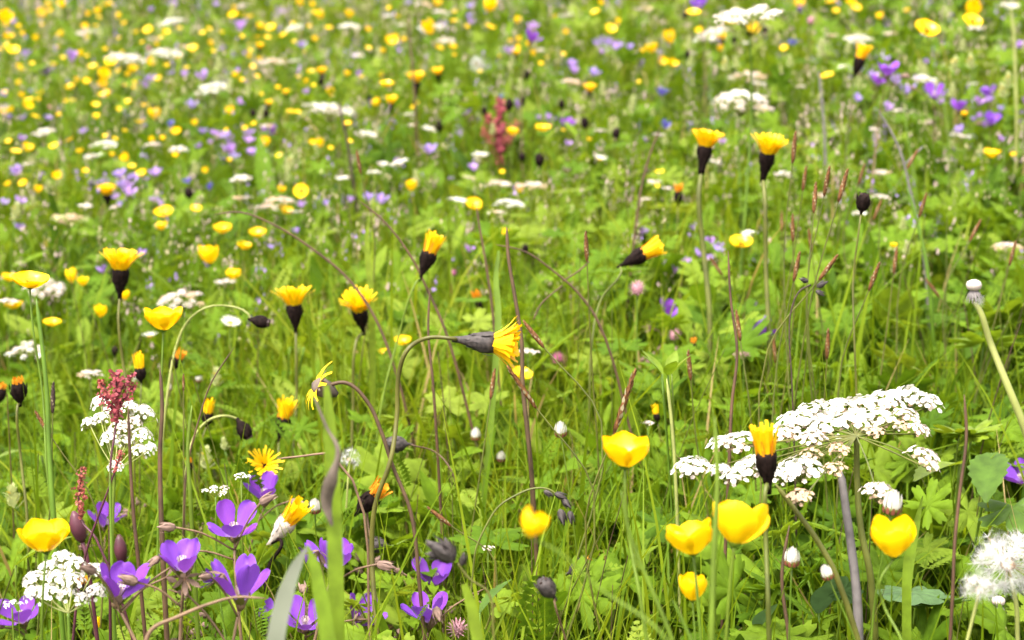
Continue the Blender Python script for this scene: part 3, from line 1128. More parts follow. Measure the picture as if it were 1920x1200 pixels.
def grass(n=108000):
    P = scatter(n, lam_near(1.7, .9))
    x, y = P[:, 0], P[:, 1]
    z = ground(x, y) - .003
    pa = patch(x, y, 5.1, 4.2, .4)
    pb = patch(x, y, 13.0, 11.0, 2.0)
    far = np.clip((y - 1) / 4, 0, 1)
    h = (.046 + .054 * pa + .038 * pb) * RNG.lognormal(0, .33, n) * (1 - .3 * far)
    tall = RNG.random(n) < .035
    h[tall] *= 1.5
    h = np.clip(h, .03, .27)
    wd = RNG.uniform(.0006, .0016, n) * (1 + .9 * far)
    broad = RNG.random(n) < .07
    wd[broad] *= 2.0
    az = RNG.uniform(0, 2 * np.pi, n)
    lean = np.abs(RNG.normal(.18, .25, n))
    lean = np.clip(lean, 0, .9)
    curl = np.clip(np.abs(RNG.normal(.35, .55, n)), 0, 1.9)
    yaw = az + np.pi / 2 + RNG.normal(0, .6, n)
    hit = np.zeros(n, dtype=bool)
    for q in (.45, .6, .75, .88):
        r = np.sin(lean + curl * q * q * .5) * h * q
        hit |= in_front(x + np.cos(az) * r, y + np.sin(az) * r, z + np.cos(lean + curl * q * q * .5) * h * q)
    h = np.where(hit & (RNG.random(n) < .85), h * .45, h)
    K = 6
    V = np.zeros((n, K, 2, 3), dtype=np.float32)
    px_, pz_ = np.zeros(n), np.zeros(n)
    for k in range(K):
        u = k / (K - 1)
        th = lean + curl * u * u
        if k:
            px_ = px_ + np.sin(th) * h / (K - 1)
            pz_ = pz_ + np.cos(th) * h / (K - 1)
        ww = wd * (1 - u ** 2.2) * (.75 + .25 * min(1, u * 4)) + .0001
        cx, cy = x + np.cos(az) * px_, y + np.sin(az) * px_
        for s in (0, 1):
            sg = (s - .5) * 2
            V[:, k, s, 0] = cx + sg * np.cos(yaw) * ww
            V[:, k, s, 1] = cy + sg * np.sin(yaw) * ww
            V[:, k, s, 2] = z + pz_
    idx = np.arange(n)[:, None] * (K * 2)
    F = np.concatenate([np.stack([idx[:, 0] + 2 * k, idx[:, 0] + 2 * k + 1, idx[:, 0] + 2 * k + 3, idx[:, 0] + 2 * k + 2], 1) for k in range(K - 1)])
    tint = np.clip(.28 + .42 * RNG.random(n) + .3 * (patch(x, y, 6.0, 5.0, 3.3) - .5), 0, .88)
    dry = RNG.random(n) < .04
    tint[dry] = 1.0
    mesh_np("meadow_grass", V.reshape(-1, 3), F, np.zeros((0, 3), int), np.repeat(tint, K * 2), "grass_green", "fine green meadow grass growing thick over the whole slope")


def leaves(name, tpl, n, size, lam, hrange, pitch, tintr, label, prefer=None, petiole=True, m="leaf_green"):
    P = scatter(n * (3 if prefer else 1), lam)
    if prefer:
        pxs = pxof(P[:, 0], P[:, 1], ground(P[:, 0], P[:, 1]))
        P = P[RNG.random(len(P)) < prefer(pxs, P[:, 1], P[:, 0])][:n]
        n = len(P)
    x, y = P[:, 0], P[:, 1]
    g0 = ground(x, y) + (hrange[0] + hrange[1]) * .5
    blk = np.zeros(len(P), dtype=bool)
    for ox, oz in ((0, 0), (0, size * .6), (0, size), (size * .7, size * .3), (-size * .7, size * .3)):
        blk |= in_front(x + ox, y, g0 + oz)
    P = P[~blk]
    n = len(P)
    x, y = P[:, 0], P[:, 1]
    g = ground(x, y)
    pa = patch(x, y, 5.1, 4.2, .4)
    hh = RNG.uniform(hrange[0], hrange[1], n) * (.7 + .5 * pa)
    yaw = RNG.uniform(0, 2 * np.pi, n)
    pit = rad(1) * RNG.normal(pitch, 24, n)
    rol = rad(1) * RNG.normal(0, 24, n)
    far = np.clip((y - 1) / 4, 0, 1)
    sz = size * RNG.lognormal(0, .28, n) * (1 + .25 * far)
    v, f = TPL[tpl]
    cp, sp, cr, sr_, cy, sy = np.cos(pit), np.sin(pit), np.cos(rol), np.sin(rol), np.cos(yaw), np.sin(yaw)
    X = v[:, 0][None] * np.ones((n, 1))
    Yv = v[:, 1][None] * cr[:, None] - v[:, 2][None] * sr_[:, None]
    Zv = v[:, 1][None] * sr_[:, None] + v[:, 2][None] * cr[:, None]
    X2 = X * cp[:, None] - Zv * sp[:, None]
    Z2 = X * sp[:, None] + Zv * cp[:, None]
    X3 = X2 * cy[:, None] - Yv * sy[:, None]
    Y3 = X2 * sy[:, None] + Yv * cy[:, None]
    nv = len(v)
    V = np.stack([X3 * sz[:, None] + x[:, None], Y3 * sz[:, None] + y[:, None], Z2 * sz[:, None] + (g + hh)[:, None]], -1)
    base = (np.arange(n) * nv)
    q4 = np.array([q for q in f if len(q) == 4], dtype=int).reshape(-1, 4)
    q3 = np.array([q for q in f if len(q) == 3], dtype=int).reshape(-1, 3)
    F4 = (base[:, None, None] + q4[None]).reshape(-1, 4)
    F3 = (base[:, None, None] + q3[None]).reshape(-1, 3)
    tint = np.clip(RNG.uniform(*tintr, n) + .25 * (patch(x, y, 6.0, 5.0, 3.3) - .5), 0, 1)
    T = np.repeat(tint, nv)
    V = V.reshape(-1, 3)
    if petiole:
        k = len(V)
        w2 = .0007 + .0005 * far
        bx, by = x - np.cos(yaw) * hh * .5, y - np.sin(yaw) * hh * .5
        A = np.stack([bx - w2, by, g - .003], 1)
        B = np.stack([bx + w2, by, g - .003], 1)
        C = np.stack([x + w2, y, g + hh], 1)
        D = np.stack([x - w2, y, g + hh], 1)
        V = np.concatenate([V, np.stack([A, B, C, D], 1).reshape(-1, 3)])
        F4 = np.concatenate([F4, k + np.arange(n * 4).reshape(-1, 4)])
        T = np.concatenate([T, np.repeat(tint, 4)])
    return mesh_np(name, V, F4, F3, T, m, label)


def right_side(p, y, x):
    return np.clip((p - 800) / 700, .12, 1)


def left_side(p, y, x):
    return np.clip((1500 - p) / 900, .12, 1)


def seed_heads(name, n, m, hr, flecks, size, label, lam, stalk=True):
    P = scatter(n, lam, 1.75)
    x, y = P[:, 0], P[:, 1]
    g = ground(x, y)
    h = RNG.uniform(*hr, n)
    keep = ~in_front(x, y, g + h * .8)
    V, F = [], []
    k = 0
    for i in np.nonzero(keep)[0]:
        lx, ly = RNG.normal(0, .03, 2)
        top = np.array([x[i] + lx, y[i] + ly, g[i] + h[i]])
        b = np.array([x[i], y[i], g[i]])
        w2 = .00035
        if stalk:
            V += [b + [-w2, 0, 0], b + [w2, 0, 0], top + [w2, 0, 0], top + [-w2, 0, 0]]
            F.append((k, k + 1, k + 2, k + 3))
            k += 4
        L = RNG.uniform(.015, .04)
        dirv = (b - top) / np.linalg.norm(b - top)
        for j in range(flecks):
            c = top + dirv * L * RNG.random() + RNG.normal(0, .0035, 3)
            q = size * RNG.uniform(.6, 1.4) * (1 + .22 * max(0, y[i] - 1.5))
            a = RNG.normal(0, 1, 3)
            a /= np.linalg.norm(a)
            e = np.cross(a, [0, 0, 1.])
            up = np.array([0, 0, 1.0]) + a * .5
            V += [c - e * q * .6, c + up * q * 1.2, c + e * q * .6, c - up * q * 1.2]
            F.append((k, k + 1, k + 2, k + 3))
            k += 4
    V = np.array(V)
    mesh_np(name, V, np.array(F), np.zeros((0, 3), int), np.zeros(len(V)), m, label)


def bare_stalks(name, n, m, label):
    P = scatter(n, lam_near(1.1, .6), .9)
    x, y = P[:, 0], P[:, 1]
    g = ground(x, y)
    h = RNG.uniform(.10, .24, n)
    ax_, ay = RNG.normal(0, .16, n), RNG.normal(0, .1, n)
    hit = np.zeros(n, dtype=bool)
    for q in (.5, .7, .85, 1.0):
        hit |= in_front(x + ax_ * h * q * q, y + ay * h * q, g + h * q)
    ok = ~hit
    x, y, g, h, ax_, ay = (v[ok] for v in (x, y, g, h, ax_, ay))
    n = len(x)
    K = 6
    w2 = RNG.uniform(.0004, .0009, n)
    V = np.zeros((n, K, 3, 3))
    for k in range(K):
        u = k / (K - 1)
        for s in range(3):
            a = s * 2.094
            V[:, k, s, 0] = x + ax_ * h * u * u + np.cos(a) * w2 * (1.1 - .5 * u)
            V[:, k, s, 1] = y + ay * h * u + np.sin(a) * w2 * (1.1 - .5 * u)
            V[:, k, s, 2] = g + h * u
    idx = np.arange(n) * K * 3
    F = np.concatenate([np.stack([idx + 3 * k + s, idx + 3 * k + (s + 1) % 3, idx + 3 * k + 3 + (s + 1) % 3, idx + 3 * k + 3 + s], 1) for k in range(K - 1) for s in range(3)])
    mesh_np(name, V.reshape(-1, 3), F, np.zeros((0, 3), int), np.zeros(n * K * 3), m, label)


# ------------------------------------------------------------------ the plants that stand out, one by one
H, B, V = hawkbit, buttercup, geranium

# hawkbits
H(226, 488, 66, 'open', 4, 4, 'open yellow hawkbit with black cone base, tallest above the single large buttercup', [(222, 600), (232, 690), (247, 780), (252, 900)])
H(551, 556, 62, 'open', -2, 2, 'open yellow hawkbit with slim black base beside the hooked nodding bud', [(555, 650), (556, 740), (550, 860)])
H(672, 567, 62, 'open', -6, 25, 'wide yellow hawkbit with small dark base and spreading florets', [(668, 640), (662, 760), (658, 900)])
H(811, 458, 40, 'half', 20, 0, 'half closed hawkbit leaning over a brown arching stalk, thin pale stem', [(780, 530), (745, 640), (715, 760), (700, 900)], 'stem_green')
H(1222, 468, 40, 'half', 62, 5, 'yellow hawkbit tipped sideways on a thin bent dark stem', [(1165, 510), (1128, 560), (1110, 640), (1105, 760)])
H(893, 553, 24, 'orange', -20, 15, 'small withering orange hawkbit on an upright dark stem', [(898, 600), (896, 700)])
H(1325, 260, 58, 'open', 8, 2, 'tall yellow hawkbit with grey barrel base, on the longest upright stem', [(1310, 370), (1318, 460), (1331, 600), (1326, 780), (1318, 920)], 'stem_olive', 'involucre_dark', sr=1.9)
H(1443, 272, 62, 'open', 8, 12, 'bushy yellow hawkbit with black base, second of the tall pair on upright stems', [(1434, 370), (1436, 500), (1442, 640), (1446, 780)], 'stem_olive', sr=1.5)
H(1617, 98, 29, 'half', 16, 8, 'small yellow hawkbit with tapering black base near the violet cluster', [(1600, 160), (1592, 230)], hr=(.12, .45))
H(1272, 352, 22, 'orange', 0, 10, 'orange withering hawkbit with dark base beside the tall grey-based hawkbit', [(1270, 420)])
H(200, 356, 32, 'open', 0, 10, 'small yellow hawkbit with black base above the paired yellow blooms', [(190, 410)])
H(780, 145, 32, 'open', -2, 12, 'yellow hawkbit with black base in the upper middle of the slope', [(778, 230)])
H(1106, 164, 24, 'open', 0, 15, 'small flat-topped yellow hawkbit up the slope beyond the red sorrel')
H(261, 678, 27, 'ybud', -3, 4, 'closed yellow hawkbit with black base just under the large buttercup', [(264, 740), (262, 830)])
H(338, 664, 26, 'orange', 32, 5, 'dark hawkbit bud with orange tip leaning out from a brown stem', [(322, 700), (306, 790), (300, 900)], 'stem_brown')
H(391, 763, 26, 'ybud', 8, 5, 'closed orange-yellow hawkbit bud on a hooked-over neighbour stem', [(380, 820), (372, 930)])
H(536, 768, 38, 'half', 14, 6, 'half closed yellow hawkbit with pale streaked base beside the withered bloom', [(522, 850), (520, 960)])
H(33, 712, 30, 'bud', 0, 10, 'round black hawkbit bud with orange top on a thick green stem', [(33, 760), (38, 850), (50, 960), (55, 1100)], sr=1.5)
H(4, 722, 24, 'bud', 15, 5, 'black hawkbit bud cut by the photograph edge beside the orange-topped bud')
H(153, 1086, 30, 'bud', 6, 6, 'dark brown hawkbit bud with orange tip below the white flower cluster', [(153, 1140), (156, 1195)], sr=1.5)
H(180, 1168, 20, 'ybud', 0, 0, 'small slim yellow hawkbit bud low in the grass below the violet blooms')
H(355, 862, 16, 'orange', 0, 0, 'slim black hawkbit bud with a touch of orange by a pale rattle flower', [(357, 920)], real=.011)
H(495, 873, 72, 'flat', 8, 62, 'fully open daisy-like yellow hawkbit facing forward above a violet bloom', [(520, 960), (525, 1060)], stem='stem_green', hr=(.12, .4))
H(552, 962, 48, 'half', 38, 10, 'faded yellow hawkbit with pink bracts on a thick black stem', [(528, 1015), (505, 1060), (497, 1130)], 'involucre_dark', 'pink_white', sr=1.5)
H(1434, 828, 56, 'half', -6, 4, 'yellow hawkbit with black barrel base in front of the big white umbel', [(1437, 910), (1436, 1010), (1440, 1120), (1442, 1195)], 'stem_olive', sr=1.5, real=.0149)
H(712, 918, 44, 'orange', 42, 12, 'withering orange hawkbit with black base behind a curved olive stem', [(690, 930), (688, 960), (700, 1050), (705, 1180)], 'stem_brown', real=.016)
H(1109, 1054, 32, 'bud', 62, 5, 'dark streaked hawkbit bud with orange tip on a bowed green stem', [(1060, 1078), (1010, 1120), (985, 1200)], 'stem_green', 'involucre_grey', real=.013)
H(1300, 638, 16, 'orange', 0, 0, 'tiny orange-tipped black hawkbit bud in the grass by the violet bell')
H(1229, 768, 17, 'ybud', -10, 0, 'tiny orange hawkbit bud alone in the green centre of the grass', real=.012)
H(948, 440, 20, 'half', 10, 0, 'small yellow hawkbit partly hidden by a brown upright stalk', real=.014)
H(1013, 1086, 32, 'dark', -35, 10, 'blurred dark round hawkbit bud on a bent brown stem', [(1040, 1130), (1058, 1190)], 'stem_brown', 'involucre_grey', real=.0085)
H(1622, 362, 26, 'dark', 8, 8, 'dark round hawkbit bud on a tall bare stem above the leaves', [(1612, 420), (1600, 520), (1602, 640), (1606, 740)], real=.0095, sr=1.1, hr=(.12, .4))
H(1010, 288, 18, 'dark', -6, 8, 'dark round bud on a slender stem beside the red sorrel', [(1020, 350), (1035, 440), (1040, 540)], real=.012)
H(985, 458, 13, 'dark', 0, 0, 'tiny dark bud among the green middle of the meadow')
H(215, 650, 12, 'dark', 0, 0, 'tiny brown bud on a thin stalk under the open hawkbit', [(214, 720)])

# nodding heads: the axis points sideways or down
H(948, 645, 86, 'open', 94, 8, 'large nodding yellow hawkbit held sideways on a hooked stem', [(850, 635), (800, 634), (765, 655), (748, 700), (744, 780), (733, 860), (703, 950), (697, 1040), (708, 1190)], 'stem_olive', 'involucre_grey', hr=(.1, .45), sr=1.2)
H(505, 607, 24, 'dark', 102, 5, 'dark nodding hawkbit bud on a green arching stem beside the daisy', [(465, 588), (430, 574), (385, 577), (350, 605), (330, 650), (315, 730), (303, 850), (300, 1000)], 'stem_pale', real=.0095, hr=(.1, .45), sr=1.7)
H(467, 822, 26, 'dark', 150, 0, 'nearly black hanging bud at the end of a hooked green stem', [(462, 800), (445, 786), (415, 780), (385, 793), (362, 825), (350, 880), (345, 990)], 'stem_pale', real=.010, hr=(.1, .45), sr=1.7)
H(722, 832, 30, 'dark', -88, 4, 'grey-brown nodding bud held sideways to the west of its drooping stem', [(775, 835), (815, 847), (845, 880), (862, 940), (872, 1030)], 'stem_brown', 'involucre_grey', real=.011, hr=(.1, .45))
H(688, 1020, 28, 'dark', -84, 0, 'second grey-brown nodding bud, low behind the violet blooms', [(740, 1022), (775, 1012), (792, 1040), (800, 1120)], 'stem_green', 'involucre_grey', real=.011, hr=(.1, .45))

# withered bloom with hanging florets
def withered():
    P, t, S = place(600, 725, 92, .03, .1, .45)
    ctrl = [P + Vector((.002, 0, 0))] + [pt(a, b, t) for a, b in ((650, 718), (690, 755), (715, 810), (735, 870), (770, 960), (785, 1080))]
    ctrl.append(foot(ctrl[-1], .01, 0))
    p = Plant('hawkbit', 'withered hawkbit with drooping yellow petals and a shrivelled brown centre', 'hawkbit', ctrl[-1])
    s = smooth(ctrl, 6)
    p.part('stem').tube(s, .0013, 'stem_brown', 6)
    M = frame(P, axis_of(-62, 14), S)
    p.part('involucre').lathe(M, [(.05, -.4), (.17, -.2), (.22, 0), (.14, .12), (.02, .18)], 'dry_leaf', 9, .15)
    fl = p.part('florets')
    for a, L in ((0.2, .5), (.7, .45), (1.3, .42), (1.9, .5), (2.6, .6), (3.0, .5), (3.4, .45), (4.1, .5), (4.5, .42), (5.2, .4), (5.7, .5)):
        fl.strap(M, L, .11, rad(70), rad(135), a, .1, .05, 'yellow_floret', 5, .5, random.uniform(-.2, .2))
    dr = p.part('bracts')
    for k in range(9):
        dr.strap(M, .3, .08, rad(60), rad(120), k * .7, .12, 0, 'dry_leaf', 3, .1)
    reg('K', 600, 725, p.done())
withered()

# buttercups
B(305, 600, 74, .62, 0, 4, 'large cup-shaped buttercup beside the hooked nodding bud', [(304, 680), (300, 800)])
B(57, 530, 78, .35, 8, 10, 'wide flat buttercup in front of a pinkish white umbel', [(60, 600), (80, 740), (88, 880)])
B(18, 521, 32, .5, 0, 10, 'small buttercup cut by the photograph edge beside the wide flat buttercup')
B(26, 573, 38, .45, -8, 0, 'small shallow buttercup below the wide flat buttercup')
B(97, 606, 36, .35, 4, 10, 'small flat buttercup with a brown bud pressed against it')
B(391, 478, 38, .8, 0, 5, 'heart-shaped half open buttercup below two round ones')
B(418, 430, 38, .5, 0, 15, 'small open buttercup, upper one of the loose group of four')
B(483, 438, 36, .45, 0, 15, 'small open buttercup nearest the brown arching stalk')
B(458, 462, 30, .5, 8, 10, 'small tilted buttercup tucked under its neighbour')
B(438, 515, 32, .6, 0, 12, 'small round buttercup next to the pale faded umbel')
B(307, 400, 40, .4, 0, 25, 'upper bloom of a two-flowered buttercup on a dark curved stem', [(296, 450), (290, 520)])
B(303, 424, 26, .6, -15, 10, 'lower smaller bloom of the two-flowered buttercup')
B(134, 517, 22, .9, 0, 0, 'small closed buttercup bud just beyond the pinkish umbel')
B(155, 528, 22, .7, 0, 5, 'small half open buttercup paired with a closed bud')
B(189, 584, 26, .75, 4, 5, 'small folded buttercup under the black cone of the open hawkbit')
B(234, 554, 18, .8, 0, 5, 'tiny buttercup touching the black base of the open hawkbit')
B(565, 358, 31, .2, 0, 60, 'round bright buttercup facing forward by the arching stalk')
B(755, 640, 34, .5, 0, 15, 'small buttercup just above the bend of the hooked stem', [(720, 760)])
B(720, 661, 24, .5, 0, 15, 'small pale buttercup with white edges near the hooked stem')
B(978, 702, 44, .3, 12, 22, 'ragged buttercup half behind a brown upright stalk')
B(1390, 455, 48, .3, 0, 24, 'round flat buttercup with dark centre below the tall hawkbit pair', [(1388, 530)])
B(1859, 289, 34, .5, 0, 14, 'small round buttercup alone near the eastern edge of the meadow')
B(1018, 241, 34, .4, 0, 12, 'flat buttercup standing between the red sorrel and the bare slope')
B(961, 247, 26, .6, 0, 10, 'small buttercup directly beside the red sorrel spike')
B(1675, 460, 15, .6, 0, 5, 'tiny pale buttercup deep among the broad leaves')
B(84, 1010, 98, .60, -3, 3, 'big bright buttercup above the white cluster and violet blooms', [(82, 1090), (78, 1190)])
B(1173, 850, 104, .60, 2, 3, 'big broad buttercup standing alone over the grass', [(1172, 920), (1180, 1010), (1200, 1120)], spin=.35)
B(1296, 1010, 98, .66, -8, -4, 'blurred buttercup, smaller of the touching pair below the umbel', [(1308, 1120)], t=.80)
B(1384, 985, 114, .68, 12, -14, 'blurred buttercup, larger of the touching pair below the umbel', [(1370, 1080), (1362, 1190)], t=.79)
B(1675, 1012, 86, .74, -4, 2, 'blurred heart-shaped buttercup under the big umbel on a slanting stem', [(1650, 1090), (1655, 1130), (1690, 1200)], t=.80)
B(1299, 1103, 56, .78, 0, 4, 'small cup-shaped buttercup behind a blurred green stalk', [(1303, 1190)], t=.84)
B(1000, 985, 54, .8, 24, 10, 'strongly blurred buttercup with a shrivelled brown stalk beside it', [(1040, 1030), (1120, 1100), (1250, 1200)], t=.60, stem='stem_green')

# cranesbills
V(340, 1045, 98, .62, -4, 26, 'open violet cranesbill with pale centre and a dark purple petal behind', [(343, 1110), (338, 1195)], buds=3)
V(228, 1092, 98, .45, 16, 4, 'large violet cranesbill seen from the side near the orange-tipped bud', [(228, 1150)], buds=3)
V(452, 1090, 96, .28, 2, 0, 'bell-shaped violet cranesbill with three upright petals', [(445, 1160)], buds=3)
V(495, 914, 72, .45, 0, 10, 'violet cranesbill just below the daisy-like hawkbit', [(480, 990)], buds=1)
V(438, 985, 90, .75, 2, 42, 'frilly violet cranesbill facing forward with pale veins and pink buds', [(440, 1050)], buds=3)
V(198, 968, 58, .4, 6, 16, 'violet cranesbill crossed by a green stem beside the maroon bud', [(196, 1040)], buds=1)
V(628, 1042, 92, .55, 10, 14, 'violet cranesbill half hidden behind a tall grass blade', [(610, 1120)], buds=2)
V(575, 1050, 38, .1, -10, 0, 'dark violet cranesbill bud touching the pale bent grass blade', buds=0)
V(572, 1162, 84, .8, 4, 50, 'violet cranesbill with white stamens between two grass blades', buds=2)
V(512, 1150, 62, .7, -20, 35, 'violet cranesbill partly behind the pale bent grass blade', buds=2)
V(684, 1152, 70, .35, 38, 10, 'violet cranesbill tipped sideways with folded petals', buds=2)
V(816, 1076, 72, .6, 4, 30, 'violet cranesbill under the hairy grey buds', [(822, 1130)], buds=1)
V(802, 1140, 82, .5, -4, 14, 'violet cranesbill, lower one of the pair beside the bright grass blade', [(800, 1195)], buds=2)
V(38, 1148, 76, .65, -6, 34, 'violet cranesbill at the corner under the white flower cluster', buds=1)
V(392, 1083, 32, .3, -70, 5, 'small violet cranesbill petal peeping out beside the bell-shaped bloom', buds=0)
V(1257, 580, 46, .5, 24, 12, 'pale violet cranesbill in the grass near the pink clovers', [(1245, 640), (1240, 720)], buds=1)
V(1424, 618, 46, .15, 62, -10, 'bell-shaped violet cranesbill turned sideways against the tall hawkbit stem', [(1400, 640), (1395, 700)], buds=2)
V(1408, 574, 26, .5, -20, 0, 'small pale violet cranesbill behind the sideways bell')
V(1203, 430, 28, .6, 20, 20, 'small violet cranesbill behind the sideways hawkbit')
V(1246, 496, 28, .5, 10, 5, 'small violet cranesbill just below the sideways hawkbit')
V(1268, 505, 20, .5, 30, 5, 'tiny violet cranesbill paired with another below the sideways hawkbit')
V(1330, 452, 26, .5, 0, 5, 'small violet cranesbill crossed by the tall hawkbit stem')
V(880, 465, 20, .5, 0, 20, 'small violet cranesbill between two dry brown stalks')
V(1912, 888, 64, .55, -30, 20, 'violet cranesbill at the edge above the dandelion clocks', [(1925, 960)], buds=0)
V(265, 474, 18, .5, 10, 10, 'tiny violet cranesbill touching the open hawkbit florets')
V(192, 503, 22, .5, -10, 10, 'small violet cranesbill beside the black base of the open hawkbit')
V(35, 425, 24, .5, 20, 10, 'small violet cranesbill above the wide flat buttercup')
V(508, 463, 14, .5, 0, 10, 'tiny violet cranesbill by the brown arching stalk')
V(555, 432, 15, .5, 0, 10, 'tiny violet cranesbill under the brown arching stalk')
V(1112, 530, 13, .6, 0, 30, 'tiny pale blue flower deep in the green middle', pm='blue_plain')
V(805, 278, 28, .55, 10, 20, 'violet cranesbill alone above the leaning half closed hawkbit')

# the big white umbel, umbellet by umbellet as it spreads towards and away from the viewer
def big_umbel():
    t0 = 1.0
    hub = pt(1606, 818, t0)
    ctrl = [hub] + [pt(a, b, t0 + .004) for a, b in ((1607, 900), (1614, 990), (1632, 1080))]
    ctrl.append(foot(ctrl[-1], .012, .02))
    p = Plant('white_umbel', 'big white umbel with spreading rays, its front florets faded to tan', 'umbel', ctrl[-1])
    s = smooth(ctrl, 6)
    p.part('stem').tube(s, [.0016 + .0006 * i / len(s) for i in range(len(s))], 'stem_olive', 8)
    W, T, X = 'white_floret', 'tan_floret', 'pink_white'
    for px, py, r, m, tilt in (
            (1490, 775, 34, W, -14), (1530, 757, 36, W, -10), (1578, 752, 34, W, -4), (1622, 745, 34, W, 0), (1668, 735, 34, W, 6), (1712, 730, 34, W, 10), (1745, 742, 27, W, 22),
            (1470, 800, 26, X, -16), (1546, 786, 36, W, -6), (1600, 776, 36, W, 0), (1650, 770, 34, W, 6), (1520, 812, 26, X, -8), (1700, 768, 24, X, 12), (1725, 796, 22, X, 26), (1690, 790, 18, T, 14),
            (1378, 815, 32, W, -20), (1345, 822, 22, W, -26), (1410, 858, 34, W, -14), (1375, 880, 26, W, -16), (1500, 862, 38, W, -6), (1462, 880, 24, W, -8), (1290, 862, 32, W, -24), (1345, 872, 20, W, -20),
            (1566, 868, 22, T, -4), (1572, 832, 22, T, -2), (1520, 842, 20, T, -6), (1500, 920, 24, T, -8), (1650, 908, 30, X, 6), (1735, 842, 28, X, 24), (1748, 866, 17, X, 34), (1640, 800, 20, T, 4)):
        t = t0 - (py - 800) * .00095
        Q = pt(px, py, t)
        R = r / 960 * TH * t
        ua = axis_of(tilt * .7, 4)
        um = p.part('umbellet', label='faded tan umbellet' if m == T else None)
        umbellet(um, Q - ua * R * .45, ua, R * .8, T if random.random() < .6 else X, 16, True, .7, .32)
        umbellet(um, Q, ua, R * 1.15, m, 32 if m != T else 24, True, .66, .33)
        ry = p.part('ray', um)
        ry.tube(smooth([hub, hub.lerp(Q, .5) + Vector((0, 0, -.002)), Q - ua * R * .9], 4), .00045, 'stem_olive', 5)
    reg('W', 1600, 790, p.done())
big_umbel()
line_thing([(1576, 880), (1584, 940), (1594, 1010), (1604, 1090), (1608, 1140)], 21, .96, 'stem_grey', 'thick grey ridged stalk under the faded tan umbellets', 'umbel_stalk', 'stalk', .8)
line_thing([(1452, 905), (1490, 955), (1530, 1010), (1566, 1075)], 14, .90, 'stem_olive', 'olive stem slanting down from the black-based hawkbit under the umbel', 'slanting_stalk', 'stalk', .8)

# other umbels of the near and middle meadow
umbel(88, 525, 88, 'pink_white', 'pinkish white umbel behind the wide flat buttercup', 18, 8, 14, .4, .9, .9, real=.065)
umbel(14, 560, 40, 'pink_white', 'small pinkish umbel cut by the photograph edge', 8, real=.04)
umbel(338, 545, 100, 'pink_white', 'faded pinkish umbel with loose clusters beside the round small buttercup', 18, -4, 14, .5, .8, .9, real=.075, mix=('tan_floret', .3))
umbel(420, 524, 46, 'white_floret', 'small white cluster reaching out beside the faded pinkish umbel', 7, real=.03, mix=('pink_white', .5))
umbel(45, 642, 80, 'white_floret', 'loose white umbel near the black orange-topped bud', 14, -5, 14, .8, .75, .9, real=.055, mix=('pink_white', .5))
def ball_umbel(t, hub, path, balls, label, pink):
    """a loose umbel of round white clusters, each at its own place around the hub"""
    h = pt(hub[0], hub[1], t)
    ctrl = [h] + [pt(a, b, t) for a, b in path]
    ctrl.append(foot(ctrl[-1], 0, .01))
    p = Plant('white_umbel', label, 'umbel', ctrl[-1])
    p.part('stem').tube(smooth(ctrl, 6), .0010, 'stem_green', 6)
    for k, (a, b, r) in enumerate(balls):
        tt = t - (b - hub[1] + 30) * .0004 + .006 * math.sin(k * 2.3)
        Q = pt(a, b, tt)
        R = r / 960 * TH * tt * 1.12
        d = (Q - h + Vector((0, 0, .02))).normalized()
        um = p.part('umbellet')
        umbellet(um, Q + d * R * .4, (d + Vector((0, -.5, .5))).normalized(), R, 'pink_white' if random.random() < pink else 'white_floret', 44, True, 1.15, .30)
        p.part('ray', um).tube(smooth([h, h.lerp(Q, .5) + Vector((0, 0, -.002)), Q - d * R * .4], 4), .0004, 'stem_pale', 4)
    LAST[:] = [t, 90]
    reg('W', hub[0], hub[1] - 30, p.done())
ball_umbel(1.04, (215, 880), [(212, 960), (210, 1060)], ((188, 752, 20), (205, 768, 16), (243, 760, 17), (266, 770, 24), (248, 792, 20), (222, 800, 22), (166, 790, 16), (188, 782, 17), (204, 818, 18), (232, 824, 18), (266, 812, 19), (262, 842, 16), (216, 872, 14), (282, 838, 12)), 'white ball-clustered umbel mixed with red sorrel', .25)
ball_umbel(.90, (128, 1150), [(130, 1195)], ((116, 1044, 24), (88, 1060, 20), (140, 1056, 22), (62, 1082, 22), (104, 1082, 25), (136, 1086, 22), (176, 1066, 23), (60, 1108, 18), (88, 1108, 22), (126, 1110, 20), (180, 1106, 18), (154, 1120, 14)), 'dense white ball-clustered umbel right under the big bright buttercup', .1)
umbel(22, 1124, 46, 'white_floret', 'little white cluster at the edge above the corner cranesbill', 5, 0, 0, .5, .7, .8, real=.014, hr=(.1, .34))
umbel(404, 910, 58, 'white_floret', 'small white cluster of three balls beside the daisy-like hawkbit', 5, 0, 0, .5, .75, .8, real=.018, hr=(.1, .34), mix=('pink_white', .3))
umbel(452, 887, 36, 'white_floret', 'tiny white ball cluster touching the daisy-like hawkbit', 4, 0, 0, .5, .75, .8, real=.011, hr=(.1, .34))
umbel(955, 372, 66, 'white_floret', 'domed white umbel on a brown stalk in the centre of the meadow', 16, 0, 0, .4, .95, real=.05, way=[(952, 430), (956, 500)], stem='stem_brown')
umbel(935, 338, 60, 'pink_white', 'faded umbel just beyond the domed white umbel', 10, real=.05, mix=('tan_floret', .4))
umbel(995, 342, 66, 'pink_white', 'faded brownish umbel beside the dark round bud', 12, real=.05, mix=('tan_floret', .5))
umbel(170, 695, 56, 'pink_white', 'small faded pink umbel above the red sorrel', 9, real=.03, mix=('tan_floret', .3))
umbel(1405, 432, 40, 'white_floret', 'flat white umbel right behind the dark-centred buttercup', 8, real=.03)
umbel(525, 368, 64, 'pink_white', 'faded brownish umbel before the round forward-facing buttercup', 10, real=.06, mix=('tan_floret', .5))
